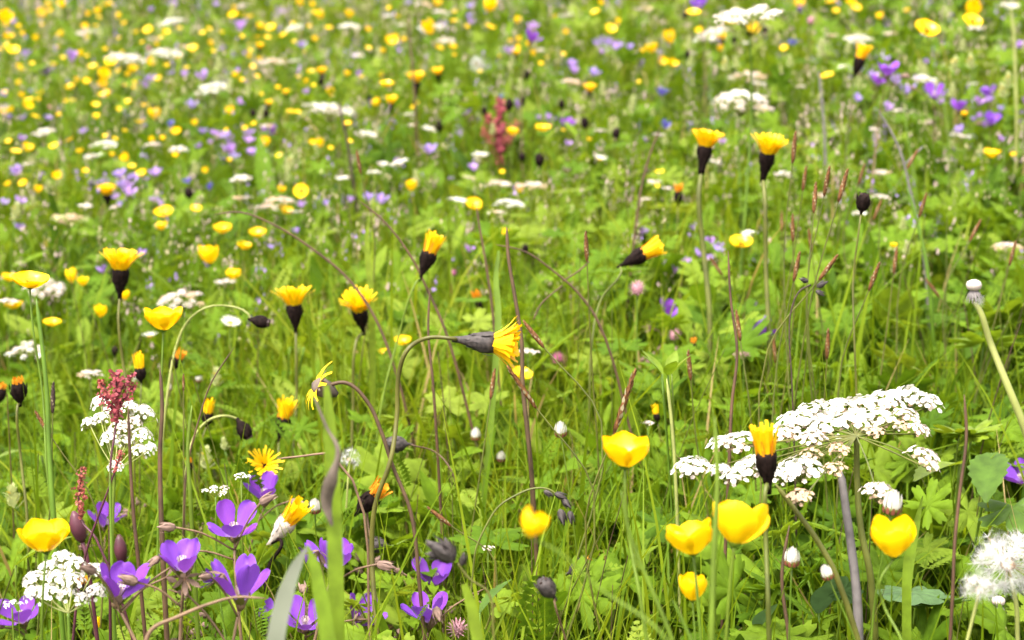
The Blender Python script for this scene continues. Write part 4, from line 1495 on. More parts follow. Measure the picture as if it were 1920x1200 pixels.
umbel(128, 402, 76, 'tan_floret', 'dull tan umbel above the wide flat buttercup', 12, real=.06, mix=('cream_bract', .4))
umbel(860, 370, 54, 'white_floret', 'thin flat white umbel beside the domed one', 8, 8, 0, .1, .9, real=.05, aspect=.6)
umbel(1888, 455, 60, 'tan_floret', 'dry brown flower cluster above the bald dandelion', 7, real=.045, kind='dry_umbel', mix=('pink_white', .2))
umbel(990, 655, 40, 'pink_white', 'small whitish cluster behind the nodding hawkbit florets', 5, real=.02)
umbel(1215, 790, 26, 'pink_white', 'small pink-white cluster low in the grass centre', 5, real=.014)
umbel(1395, 660, 44, 'sepal_pink', 'pinkish brown seed cluster under the sideways violet bell', 6, real=.028, kind='seed_cluster', cat='seed cluster')
umbel(915, 1024, 28, 'pink_white', 'tiny pale blossom cluster in the grass beyond the hairy grey buds', 5, real=.012)

# far white umbels that can be told apart
for a in ((232, 102, 80, 'wide white umbel, nearer one of the pair high on the slope', 4), (312, 92, 74, 'wide white umbel, farther one of the pair high on the slope', 6), (400, 157, 76, 'flat white umbel alone downhill of the white pair', 0),
          (622, 197, 88, 'flat white umbel crossed by a thin brown stalk', 6), (688, 247, 50, 'small white umbel downhill of the stalk-crossed umbel', 6), (1405, 14, 150, 'broad bright white umbel at the very top of the meadow', -4),
          (1330, 56, 76, 'loose white umbel spotted with yellow blooms below the broad top umbel', -20), (1608, 66, 62, 'flat white umbel just above the small black-based hawkbit', -4), (1895, 6, 44, 'white umbel at the upper corner on a pale stalk', 0),
          (1390, 172, 130, 'wide thin white umbel in the shade of the faded clusters', 0), (1738, 143, 56, 'flat white umbel behind the violet cranesbill clusters', 10), (335, 275, 44, 'small white umbel with dipped centre on a pale stalk', 0),
          (80, 243, 54, 'flat white umbel on the western side of the slope', -8), (197, 265, 54, 'thin white umbel west of the small dipped umbel', 0), (450, 330, 50, 'small white umbel above the start of the arching stalk', -8),
          (323, 35, 54, 'small flat white umbel above the wide white pair', -8), (553, 47, 42, 'thin white umbel at the top edge', -10), (655, 44, 48, 'thick white umbel near the top edge', 2), (810, 46, 60, 'thin white umbel behind two small yellow blooms', -4),
          (746, 300, 44, 'small white umbel above the leaning half closed hawkbit', -16), (900, 286, 38, 'small flat white umbel just west of the red sorrel', 0), (805, 237, 32, 'small white umbel uphill of the lone violet cranesbill', 14), (1468, 322, 40, 'small white umbel tucked behind the second tall hawkbit', 0)):
    umbel(a[0], a[1], a[2], 'white_floret', a[3], 19, a[4], 12, .25, .8, .7, real=.085, hr=(.16, .4), mix=('pink_white', .5), aspect=.9)
for a in ((1405, 132, 72, 'faded pinkish umbel above the wide thin white umbel'), (510, 108, 56, 'faded cream umbel beyond the hillside yellow blooms'), (1070, 147, 42, 'faded pinkish umbel under the small violet trio'), (835, 70, 46, 'faded pinkish umbel near the top edge'), (1430, 195, 46, 'brownish seed umbel on a bending stalk below the faded pinkish one')):
    umbel(a[0], a[1], a[2], 'pink_white', a[3], 14, 0, 10, .45, .85, .8, real=.07, hr=(.14, .4), mix=('tan_floret', .4), kind='faded_umbel')

# sorrel, daisies, clovers, rattles, dandelions
sorrel(938, 188, 128, 0, 'tall dark red sorrel spike far up in the middle of the meadow', sides=3, wd=.12, real=.11, hr=(.14, .4))
sorrel(218, 694, 100, 2, 'red sorrel spike growing through the white ball clusters', [(208, 860), (206, 960)], 4, .2, real=.03)
sorrel(153, 876, 100, 3, 'red sorrel spike beside the maroon campion bud', [(180, 1010)], 0, .15, real=.03)
sorrel(228, 846, 44, 20, 'short leaning piece of red sorrel under the white ball clusters', None, 0, .22, real=.013)
daisy(432, 606, 40, 14, 22, label='small white daisy by the hooked nodding bud', way=[(432, 650), (452, 720)])
daisy(281, 630, 32, -4, 4, label='small white daisy seen edge-on under the large buttercup')
daisy(1125, 298, 28, 10, 15, label='small white daisy in the middle distance')
daisy(1485, 1046, 32, 0, 5, True, 'white daisy bud with red-brown bracts below the umbel', real=.0085)
daisy(1674, 944, 40, 6, 8, True, 'closed white daisy bud just above the heart-shaped buttercup', real=.0105)
daisy(1550, 1074, 26, -22, 5, True, 'closed daisy bud tilted against the folded grey-green leaf', real=.007)
daisy(1051, 806, 26, -4, 10, True, 'closed white daisy bud in the grass beside a brown stalk', [(1060, 870)])
daisy(892, 815, 21, 0, 5, True, 'closed pinkish daisy bud on a thin twisted stem', [(905, 880)])
daisy(940, 857, 18, 0, 5, True, 'smallest closed daisy bud in the grass centre')
daisy(590, 950, 25, 0, 10, True, 'closed white daisy bud beside the faded hawkbit')
daisy(252, 712, 14, 0, 10, True, 'tiny white bud touching the closed yellow hawkbit')
daisy(373, 709, 15, 0, 10, True, 'tiny white bud on a brown twig near the cream rattle flower', [(350, 800)])
daisy(319, 727, 11, 0, 10, True, 'tiny white bud beside the brown stem')
clover(1045, 673, 31, label='bright pink clover head in the grass by the nodding hawkbit')
clover(1265, 628, 27, 'clover_pale', 'pale pink clover head under the pale violet cranesbill')
clover(1195, 540, 36, 'clover_pale', 'pale pink clover head left of the pale violet cranesbill')
clover(850, 511, 18, label='small dark pink clover below the leaning hawkbit')
clover(785, 543, 11, label='tiny dark pink clover under the leaning hawkbit base')
clover(1520, 38, 21, 'clover_pale', 'greyish pink clover head near the top edge')
clover(858, 1178, 44, 'clover_pale', 'pale pink clover at the bottom edge beside the cranesbill buds', hr=(.1, .3))
rattle(405, 706, 36, 'cream yellow rattle flower beside the brown twig', hr=(.1, .34))
rattle(24, 930, 50, 'cream yellow rattle flower at the edge above the big bright buttercup', hr=(.1, .34))
rattle(386, 858, 46, 'cream yellow rattle flower above the small white clusters', hr=(.1, .34))
rattle(420, 832, 26, 'small yellow rattle flower just beyond the larger cream one')
dandelion_clock(1890, 1058, 156, 'large fluffy dandelion clock at the corner', [(1905, 1130), (1908, 1195)], 110, .9)
dandelion_clock(1836, 1106, 84, 'smaller half dandelion clock tucked against the large one', [(1815, 1195)], 70, .75, real=.021)
dandelion_clock(895, 121, 38, 'round white dandelion clock far up the meadow', None, 60)
dandelion_clock(655, 862, 52, 'ragged white seed tuft caught beside the brown dead leaf', [(650, 940)], 30, .9, real=.02)
bald_dandelion(1826, 536, 30, 'bald dandelion head on a thick pale leaning stalk', [(1836, 580), (1856, 640), (1888, 720), (1925, 815)])
bald_dandelion(1872, 1128, 26, 'brown stripped dandelion head between the two white clocks', [(1880, 1170)])
bladder(146, 988, 29, 60, -14, 'maroon campion bud behind the big bright buttercup', [(162, 1040), (172, 1110)])
bladder(226, 1030, 25, 54, -4, 'slim maroon campion bud above the large side-on cranesbill', [(228, 1080)])

# hairy grey bud cluster and hanging dark buds
def hairy_buds(px, py, t, items, label, path, stem):
    ctrl = [pt(a, b, t) for a, b in path]
    ctrl.append(foot(ctrl[-1], .01, 0))
    p = Plant('hairy_bud_cluster', label, 'flower bud', ctrl[-1])
    p.part('stem').tube(smooth(ctrl, 6), .0006, stem, 6)
    for a, b, L, ang in items:
        bd = p.part('bud')
        bud_at(bd, pt(a, b, t), axis_of(ang, 10), L / 960 * TH * t, 'involucre_grey')
    return p.done()
hairy_buds(830, 1030, .80, ((852, 1050, 64, -52), (850, 1048, 44, -20), (830, 1042, 32, -80), (866, 1060, 26, 10)), 'blurred cluster of hairy grey-green buds above the cranesbill pair', [(858, 1056), (880, 1085), (915, 1110), (925, 1180)], 'stem_olive')
hairy_buds(1050, 940, .95, ((1040, 925, 24, 110), (1055, 935, 24, 140), (1050, 955, 30, 165), (1068, 958, 24, 170), (1020, 920, 20, 120)), 'drooping cluster of dark buds at the end of an arching grey stem', [(1055, 940), (1030, 918), (1000, 916), (965, 930), (935, 950), (912, 985), (890, 1040)], 'stem_olive')
hairy_buds(1525, 540, 1.15, ((1515, 528, 18, -70), (1532, 538, 22, 60), (1530, 545, 18, 120)), 'dry grey bud cluster on a dark bowed stem among sedge spikes', [(1520, 534), (1500, 545), (1484, 580), (1480, 640), (1484, 700)], 'bud_brown')

# dry arching stalks and other stems
line_thing([(400, 402), (450, 398), (520, 425), (590, 470), (650, 520), (700, 590), (740, 690)], 8, 1.45, 'stem_brown', 'long brown stalk arching over the meadow beyond the small buttercups', tip=.5)
line_thing([(672, 375), (720, 415), (770, 480), (800, 540), (835, 620)], 8, 1.4, 'stem_brown', 'brown stalk sloping past the leaning half closed hawkbit', tip=.6)
line_thing([(928, 458), (985, 472), (1040, 510), (1080, 545), (1120, 600)], 7, 1.35, 'stem_brown', 'branched brown twig lying across the green middle', 'dry_twig', 'twig', .5, twigs=([(1055, 527), (1085, 508), (1105, 490)], [(1055, 535), (1015, 570), (1000, 600)]))
line_thing([(950, 425), (953, 480), (966, 560), (978, 640), (980, 720), (988, 800), (996, 880)], 12, 1.12, 'stem_brown', 'upright reddish brown stalk crossing behind the nodding hawkbit', tip=.7)
line_thing([(893, 385), (900, 430), (912, 500), (922, 570)], 8, 1.5, 'stem_brown', 'thin dark stalk next to the domed white umbel', tip=.6)
line_thing([(806, 540), (803, 620), (812, 720)], 8, 1.2, 'stem_brown', 'dark upright stalk by the bend of the hooked stem', tip=.6)
line_thing([(300, 690), (304, 760), (300, 850), (302, 960), (306, 1060)], 15, 1.0, 'stem_brown', 'thick reddish brown stalk rising behind the open cranesbill', tip=.6)
line_thing([(360, 760), (352, 840), (356, 920)], 11, 1.02, 'stem_green', 'green upright stalk next to the thick reddish brown one', tip=.7)
line_thing([(68, 560), (78, 640), (88, 740), (92, 840), (100, 960)], 13, 1.02, 'stem_green', 'thick green stalk under the wide flat buttercup', tip=.7)
line_thing([(240, 760), (244, 860), (250, 960), (258, 1040)], 11, 1.0, 'stem_brown', 'brown stalk between the sorrel and the thick reddish stalk', tip=.7)
line_thing([(206, 880), (208, 980), (210, 1060)], 9, .95, 'stem_green', 'green stalk crossing the side-lit cranesbill behind the maroon buds', tip=.7)
line_thing([(440, 650), (395, 720), (372, 790), (350, 880), (345, 960)], 6, 1.1, 'stem_brown', 'thin forked brown twig leading to the tiny white bud', 'dry_twig', 'twig', .6)
line_thing([(500, 1122), (440, 1120), (385, 1135), (330, 1158), (285, 1180), (270, 1215)], 11, .82, 'stem_pink', 'brown runner arching low across the cranesbill buds', 'dry_runner', 'dry stalk', .5)
line_thing([(520, 860), (560, 856), (610, 850), (620, 850)], 6, 1.0, 'stem_pink', 'thin dry straw lying level beside the daisy-like hawkbit', 'dry_straw', 'straw', .8)
line_thing([(1535, 130), (1540, 180), (1546, 255)], 8, 2.2, 'stem_grey', 'grey bare stalk upright beyond the second tall hawkbit', tip=.6)
line_thing([(1645, 205), (1670, 245), (1690, 290), (1705, 350), (1725, 440), (1735, 500)], 8, 1.75, 'stem_grey', 'grey forked stalk sloping down from the violet clusters', tip=.6, twigs=([(1695, 310), (1715, 290), (1730, 275)],))
line_thing([(765, 20), (768, 70), (773, 120)], 7, 2.6, 'stem_brown', 'thin brown stalk at the top edge of the meadow', tip=.6)
line_thing([(636, 190), (642, 225), (648, 250)], 7, 2.3, 'bud_brown', 'short dark plantain-like stalk in front of the flat white umbel', tip=.8)
line_thing([(1240, 235), (1222, 280), (1205, 340), (1195, 400)], 7, 1.8, 'stem_brown', 'sloping brown stalk topped by a small blue bloom', tip=.6)
line_thing([(1365, 470), (1370, 560), (1382, 660), (1372, 760), (1368, 850)], 9, 1.08, 'stem_brown', 'rough grey-brown stalk behind the tall hawkbit stems', tip=.6)
line_thing([(1700, 350), (1715, 400), (1728, 450), (1738, 500)], 9, 1.6, 'stem_green', 'pale green stalk rising out of the broad leaves', tip=.8)
line_thing([(1808, 740), (1812, 820), (1800, 920), (1790, 1020), (1786, 1120)], 9, .9, 'stem_brown', 'slim brown stalk with a dark tip before the toothed leaves', tip=.8)
line_thing([(1895, 10), (1902, 80), (1904, 160), (1906, 200)], 7, 2.3, 'stem_pale', 'pale stalk beneath the corner umbel', tip=.9)
line_thing([(1340, 780), (1345, 900), (1338, 1050), (1334, 1200)], 15, .72, 'stem_green', 'blurred bright green stalk crossing the buttercup pair', tip=.6)
line_thing([(1165, 920), (1180, 1000), (1215, 1090), (1260, 1200)], 11, .72, 'stem_green', 'blurred green stalk with two small round buds', tip=.6, twigs=([(1205, 1070), (1192, 1055), (1188, 1040)],))
line_thing([(1262, 1125), (1280, 1165), (1300, 1210)], 9, .72, 'stem_green', 'blurred budding green stalk near the bottom edge', tip=.6)
line_thing([(1480, 985), (1466, 1080), (1478, 1190)], 10, .93, 'stem_brown', 'reddish stalk below the white daisy bud', tip=.8)
line_thing([(1250, 800 - 90), (1258, 780), (1264, 850)], 8, 1.1, 'stem_pale', 'pale green stalk with a whorl of leaves', tip=.9)

p = blade_thing([(578, 1022), (556, 1060), (534, 1120), (516, 1210)], [3, 20, 32, 34], .70, 'blade_pale', 'wide grass blade folded over sharply, its pale shiny half in front', fold=.1)
fb = p.part('folded_half')
q = [pt(a, b, .70) for a, b in ((577, 1022), (588, 1055), (602, 1120), (616, 1215), (622, 1300))]
s_ = smooth(q, 6)
fb.grid([[a - Vector((wd, 0, 0)), a + Vector((0, -.0008, 0)), a + Vector((wd, 0, 0))] for a, wd in zip(s_, np.interp(range(len(s_)), [0, 6, 12, 18, 24], [.0003, .0022, .0031, .0033, .002]))], 'leaf_bright')
p.done()
p = blade_thing([(612, 722), (618, 800), (624, 900), (628, 1030), (630, 1210)], [10, 24, 28, 30, 30], .72, 'leaf_bright', 'tall blurred upright grass blade cut through the violet bloom')
dl = p.part('dead_leaf', label='shrivelled brown piece on the grass blade')
q = [pt(590, 745, .72), pt(612, 800, .715), pt(634, 845, .71), pt(622, 895, .71), pt(612, 945, .715), pt(622, 985, .715)]
s_ = smooth(q, 5)
dl.grid([[a - Vector((wd, 0, 0)), a + Vector((0, -.002, 0)), a + Vector((wd, 0, 0))] for a, wd in zip(s_, np.interp(range(len(s_)), [0, 6, 12, 16, 20, 25], [.0004, .0007, .0012, .0030, .0024, .0006]))], 'dry_leaf')
p.done()
p = blade_thing([(870, 1095), (882, 1130), (892, 1180), (897, 1210)], [12, 20, 22, 22], .80, 'leaf_bright', 'bright folded grass blade beside the lower cranesbill pair')
p.done()
p = blade_thing([(694, 400), (688, 440), (690, 490), (695, 540)], [2, 9, 12, 12], 1.5, 'leaf_bright', 'bright upright grass blade beyond the leaning hawkbit')
p.done()
p = blade_thing([(935, 470), (930, 520), (934, 580), (932, 640)], [5, 10, 12, 12], 1.3, 'stem_green', 'broad pale grass sheath in the green middle')
p.done()
p = blade_thing([(1730, 930), (1718, 985), (1706, 1040), (1700, 1110)], [2, 14, 22, 18], .98, 'leaf_bright', 'upright lance-shaped leaf behind the heart-shaped buttercup', 'lance_leaf', 'leaf')
p.done()

# brown sedge spikes of the eastern meadow and a few others
SG = 'brown sedge spikes among the leaves'
for px, py, h, ln in ((1492, 245, 62, 4), (1512, 310, 50, 6), (1530, 340, 60, 4), (1556, 310, 60, 8), (1590, 315, 66, 14), (1622, 305, 44, 14), (1654, 372, 44, 20), (1738, 360, 50, 14), (1722, 278, 44, 28), (1840, 410, 48, 26), (1486, 400, 54, -2), (1516, 428, 48, -10),
                      (1572, 476, 62, 34), (1682, 462, 52, 6), (1650, 490, 60, 18), (1735, 522, 46, -38), (1500, 470, 60, 10), (1098, 432, 60, -3), (1466, 395, 40, 0), (1905, 450, 50, 12), (1330, 480, 44, -34), (1545, 600, 44, 4), (1498, 545, 40, 4),
                      (1553, 615, 60, 0), (1290, 655, 60, -6), (1450, 630, 52, -6), (1380, 580, 60, -8), (1735, 740, 40, 10), (1778, 950, 56, 8), (668, 280, 48, -10)):
    spike(px, py, h, ln, 'slim rusty brown sedge spike standing among grass and broad leaves', SG)
spike(980, 600, 66, -38, 'slanting brown seed spike beside the upright reddish stalk')
spike(950, 685, 100, -34, 'long rusty seed spike leaning below the nodding hawkbit', real=.03, wr=.1)
spike(928, 690, 60, 8, 'short rusty seed spike hanging under the nodding hawkbit florets')
spike(1192, 690, 130, 18, 'greenish brown grass panicle standing above the lone big buttercup', real=.04, wr=.09, m='sedge_brown', name='grass_panicle', cat='grass')
spike(344, 700, 34, 0, 'small reddish seed spike above the closed hawkbit bud', real=.012)
spike(845, 530, 30, 0, 'small olive seed spike behind the leaning stalks')
spike(100, 715, 60, 2, 'dark thin seed spike beside the thick green stalk', real=.02, m='bud_brown')
spike(65, 770, 60, -30, 'bent brown seed spike near the edge above the cream rattle flower', real=.02)
spike(800, 950, 60, -50, 'spotted brown seed spike lying over by the hairy grey buds', real=.02)

# leaves large enough to be told apart
LG = None
leafy(1400, 545, 90, 'deep', 'lobed bright leaf beside the dark-centred buttercup stem', H=.12, pitch=45, yaw=-60)
leafy(1560, 690, 110, 'deep', 'broad lobed leaf above the big white umbel', H=.12, pitch=20)
leafy(1650, 610, 150, 'scallop', 'wide smooth bright leaf in the grass beyond the umbel', H=.09, pitch=55)
leafy(1690, 680, 110, 'palmate', 'silvery-edged folded leaf above the end of the umbel', H=.12, pitch=30, yaw=200)
leafy(1845, 640, 130, 'deep', 'lobed leaf under the bald dandelion', H=.13, pitch=15)
leafy(1880, 590, 110, 'palmate', 'upright lobed leaf behind the bald dandelion stalk', n=3, H=.14, pitch=45)
leafy(1800, 870, 170, 'toothed', 'large toothed bright leaf east of the umbel', H=.17, pitch=10, yaw=-150)
leafy(1860, 850, 150, 'toothed', 'large toothed leaf pointing down behind the first toothed leaf', m='leaf_dark', H=.17, pitch=-5, yaw=-100)
leafy(1810, 810, 90, 'palmate', 'small three-part leaf under the pale dandelion stalk', n=3, H=.16, pitch=20)
leafy(1900, 950, 130, 'palmate', 'dark lobed leaf above the large dandelion clock', m='leaf_dark', H=.14, pitch=-10)
leafy(1390, 1110, 200, 'oval', 'large smooth oval leaf under the larger touching buttercup', H=.07, pitch=72, yaw=-70)
leafy(1460, 930, 130, 'oval', 'broad oval leaf behind the black barrel hawkbit stem', m='leaf_dark', H=.08, pitch=70, yaw=-80)
leafy(1535, 1150, 110, 'oval', 'bluish ribbed plantain leaf near the bottom edge', m='leaf_blue_green', H=.12, pitch=65, yaw=-80)
leafy(1420, 1180, 100, 'oval', 'bluish pointed leaf rising at the bottom edge', m='leaf_blue_green', H=.12, pitch=60, yaw=-60)
leafy(1710, 1110, 130, 'scallop', 'crinkled grey-green leaf at the foot of the heart-shaped buttercup', m='leaf_blue_green', H=.13, pitch=5)
leafy(1582, 1108, 62, 'scallop', 'small folded grey-green leaf at the foot of the grey stalk', m='leaf_blue_green', H=.14, pitch=65)
leafy(1760, 1130, 120, 'deep', 'dark cut leaf beside the slim brown stalk', m='leaf_dark', H=.12, pitch=20)
leafy(1250, 702, 64, 'oval', 'star-like whorl of small leaves on the pale green stalk', n=5, H=.235, pitch=42, spread=1.0, name='leaf_whorl')
leafy(1000, 770, 110, 'scallop', 'round soft leaf low beneath the nodding hawkbit', H=.08, pitch=40)
leafy(850, 820, 130, 'deep', 'pale green cut leaf in front of the hooked stem', H=.09, pitch=40)
leafy(1080, 720, 130, 'scallop', 'scalloped bright leaf below the pink clover', H=.07, pitch=35)
leafy(560, 650, 120, 'pinnate', 'feathery leaf below the slim-based hawkbit', n=3, H=.12, pitch=30, spread=.4)
leafy(800, 730, 120, 'toothed', 'pointed green leaf behind the hooked stem', H=.08, pitch=50, yaw=-40)
leafy(1130, 1000, 150, 'deep', 'cut green leaf below the lone big buttercup', H=.08, pitch=25)
leafy(950, 1000, 120, 'palmate', 'lobed leaf behind the strongly blurred buttercup', H=.09, pitch=25)
leafy(780, 960, 120, 'palmate', 'bright pointed leaf beside the drooping bud stem', H=.1, pitch=45)
leafy(90, 850, 140, 'long', 'curling long leaf near the cream rattle flower at the edge', n=2, H=.1, pitch=40, spread=.2)
leafy(30, 1060, 130, 'oval', 'oval leaf at the edge below the big bright buttercup', H=.12, pitch=50, yaw=-20)
leafy(900, 1150, 90, 'toothed', 'pointed toothed leaf leaning beside the bright folded blade', m='leaf_dark', H=.15, pitch=40, yaw=30)
leafy(670, 700, 100, 'oval', 'small pale leaf near the withered hawkbit', H=.1, pitch=40)

def bud_spray(px, py, w, label, n=5):
    P, t, S = place(px, py, w, .024, .08, .32)
    b = foot(P, random.uniform(-.02, .02), random.uniform(-.01, .02))
    p = Plant('cranesbill_bud_spray', label, 'flower bud', b)
    fork = P - Vector((0, 0, S * .7))
    p.part('stem').tube(smooth([fork, fork.lerp(b, .5) + Vector((random.uniform(-.01, .01), 0, 0)), b], 5), .0007, 'stem_pink', 5)
    for k in range(n):
        a = k * 6.28 / n + random.uniform(-.4, .4)
        e = P + Vector((math.cos(a) * S * random.uniform(.2, .55), math.sin(a) * S * .4, random.uniform(-.35, .35) * S))
        bd = p.part('bud')
        bd.tube(smooth([fork, fork.lerp(e, .6) + Vector((0, 0, S * .12)), e], 4), S * .022, 'stem_pink', 5)
        d = Vector((math.cos(a), math.sin(a) * .5, random.uniform(-.6, .9))).normalized()
        bud_at(bd, e, d, S * random.uniform(.32, .5), 'sepal_pink')
    reg('G', px, py, p.done())
for a in ((285, 1112, 62, 'pinkish hairy cranesbill buds just east of the large side-on cranesbill'), (292, 1150, 50, 'pinkish bud spray at the start of the brown runner'), (690, 1062, 52, 'brownish bud spray beside the half hidden cranesbill'), (412, 1172, 60, 'pinkish bud spray under the bell-shaped cranesbill'),
          (750, 1176, 44, 'brown bud spray below the lower cranesbill of the pair'), (345, 1180, 54, 'pale bud spray under the brown runner'), (372, 990, 40, 'reddish bud spray beside the frilly cranesbill'), (640, 1115, 46, 'bud spray between the tall grass blade and the tipped cranesbill'),
          (250, 950, 40, 'small reddish bud spray behind the slim maroon campion bud'), (1225, 668, 44, 'dry pinkish bud spray under the pale pink clover'), (1262, 655, 36, 'second dry bud spray beside the star-like leaf whorl'), (830, 1150, 40, 'pinkish bud spray touching the lower cranesbill pair')):
    bud_spray(*a)
# ------------------------------------------------------------------ the small flowers of the slope beyond
FAR_Y = """10 33 24;78 25 16;115 8 14;198 8 12;184 20 12;185 32 9;222 30 9;233 43 10;114 63 18;14 68 12;13 85 12;25 94 22;67 71 10;158 50 12;180 48 10;277 56 18;311 60 14;303 70 14;380 62 12;361 90 18;335 105 16;437 28 18;467 31 18;451 26 10;
563 4 12;585 8 10;600 28 14;488 49 14;508 51 17;482 69 12;501 70 12;532 65 14;616 52 14;208 115 22;285 116 18;313 122 10;350 127 10;173 125 18;248 128 16;195 140 22;222 133 12;193 158 15;198 177 22;297 147 14;162 152 14;132 163 20;75 174 12;
54 188 20;53 199 18;130 191 18;179 197 16;180 218 14;65 218 16;290 213 20;263 228 18;431 207 16;547 210 22;583 134 14;575 152 10;474 125 12;482 143 10;620 173 14;330 247 18;233 160 10;285 262 10;130 262 18;101 274 16;52 277 20;30 284 20;16 265 12;
150 283 14;495 267 18;524 292 14;235 296 16;248 312 14;265 325 18;234 246 10;106 330 16;71 355 14;43 343 16;15 345 12;367 391 20;528 355 14;535 395 27;600 268 14;585 267 12;620 278 12;655 26 14;820 6 14;853 22 10;851 40 14;918 10 22;918 50 20;
970 38 12;1115 23 20;1127 5 9;1165 43 20;1145 54 22;1256 70 22;1223 90 24;1242 115 18;1262 119 18;805 52 22;732 77 24;823 90 16;848 88 14;725 158 28;650 138 10;706 192 16;652 232 16;654 265 16;771 348 20;975 353 14;1237 323 18;970 88 9;942 322 10;
1300 24 26;1365 40 30;1311 57 14;1414 55 24;1380 23 13;1560 3 24;1567 20 12;1597 3 16;1605 15 20;1737 55 46;1825 18 28;1823 40 36;1552 142 24;1470 90 14;1788 115 12;1900 290 12;690 90 12;887 383 30;895 390 16;1232 348 9;1205 95 10;415 60 10;
255 60 10;90 8 10;40 130 12;100 120 10;35 155 10;150 100 10;240 190 12;110 215 10;215 260 11;385 320 11;430 300 10;20 205 11;160 320 12;330 290 12;210 290 10;365 230 11;460 240 10;690 55 10;745 30 9;1040 30 10;1000 100 9;1060 60 9;1350 90 12;1650 30 12;1700 20 11"""
FAR_K = """487 85 15;504 192 13;603 132 17;820 133 19;733 187 21;1353 68 17;1499 7 19;968 97 14;7 210 13;1808 213 12;536 172 12"""
FAR_V = """48 98 14;135 105 22;87 134 16;47 72 10;24 40 9;325 8 14;405 7 10;527 20 13;283 17 10;450 47 18;565 83 12;380 140 20;283 147 15;345 137 12;415 90 10;445 132 10;320 137 9;273 158 10;360 195 18;452 192 16;7 175 14;42 220 13;17 219 12;90 220 12;
40 258 12;155 245 12;380 245 13;424 253 14;400 248 10;468 248 13;508 243 24;393 265 10;432 278 20;473 283 17;373 272 12;30 320 19;223 326 22;291 322 18;227 344 20;242 359 20;218 368 11;183 342 9;40 375 16;223 383 11;8 378 13;565 383 12;610 380 11;
613 160 14;575 171 14;60 170 12;766 4 10;883 10 14;881 28 10;884 40 12;1157 3 10;1000 48 15;998 68 26;953 92 17;1125 82 20;1155 86 17;1140 76 12;1072 120 20;1078 132 15;1113 134 18;870 207 24;973 195 15;1030 220 16;1010 221 9;1065 230 26;1066 268 11;
888 313 17;690 370 18;715 373 19;657 373 12;672 137 10;665 105 9;725 208 10;1310 5 25;1913 83 16;1665 130 34;1648 150 24;1640 140 18;1682 150 16;1700 165 22;1752 172 30;1852 172 24;1838 187 22;1798 197 27;1860 222 28;1665 200 17;1355 265 12;1848 232 16;1130 95 12"""
FAR_B = """320 232 13;352 338 14;393 350 14;1242 170 20;1248 233 19;1487 78 15;940 180 9"""
FAR_C = """410 120 24;430 160 22;465 170 20;255 165 18;310 210 20;400 190 20;365 315 24;545 305 26;540 330 22;595 270 20;30 395 30;110 20 22;185 60 18;975 160 22;905 165 18;1020 175 18;1130 165 20;1185 195 22;1155 235 20;1085 225 18;900 210 18;960 115 18;
1150 25 18;710 100 20;1145 240 18;1360 120 26;1540 85 24;1610 155 18;1790 120 26;1820 115 26;1890 150 28;1880 170 26;1785 170 24;1725 125 22;1540 97 20;55 300 18;150 220 16;490 210 18;610 100 16;345 170 16;1295 115 20;1700 465 22;880 60 16;780 330 22;1590 90 20"""
FAR_D = """603 145 10;475 205 10;498 205 10;352 352 14;955 185 14;988 132 11;980 180 11;1053 187 11;690 175 10;1157 240 14;978 286 11;1095 220 14;908 200 10;1435 50 11;1285 20 10;1378 68 9;1395 38 9;1290 95 9;823 227 13"""
FAR_P = """455 8 30;155 60 32;550 112 24;765 233 26;720 183 34;795 4 36;725 27 24;830 20 32;1060 26 22;1205 13 40;770 212 20;500 383 50;575 195 20;1650 320 44;1800 250 44;1545 17 16;1420 152 40;1015 92 22;1235 250 22;1210 370 22;640 330 30;880 330 24;1340 300 26;1250 350 24;300 420 30;215 385 24;700 320 26;1500 160 22;1640 240 26"""
FAR_R = """830 162 11;890 178 13;1195 110 12;93 200 9;280 90 12"""

NAMES = {'Y': 'yellow buttercup', 'K': 'dark-based yellow hawkbit', 'V': 'violet cranesbill', 'B': 'blue-violet bellflower', 'C': 'pale cream rattle flower', 'D': 'dark round bud', 'P': 'small faded umbel', 'R': 'pink clover head'}
GROUPS = {'Y': 'yellow buttercups scattered up the slope', 'K': 'hawkbits scattered up the slope', 'V': 'violet cranesbills scattered up the slope', 'B': 'blue-violet bellflowers scattered up the slope', 'C': 'cream rattle flowers scattered up the slope',
          'D': 'dark buds scattered up the slope', 'P': 'faded umbels scattered up the slope', 'R': 'clover heads scattered up the slope'}
SHARED = {'Y': 'tiny blurred yellow buttercup, one of many alike on the open slope', 'K': 'tiny dark-based yellow hawkbit, one of several alike up the slope', 'V': 'tiny blurred violet cranesbill, one of many alike on the open slope',
          'B': 'tiny blue-violet bellflower far up the slope', 'C': 'pale blurred cream rattle flower, one of many alike on the slope', 'D': 'tiny dark round bud, one of many alike up the slope', 'P': 'blurred faded umbel, one of several alike up the slope', 'R': 'tiny dull pink clover head far up the slope'}
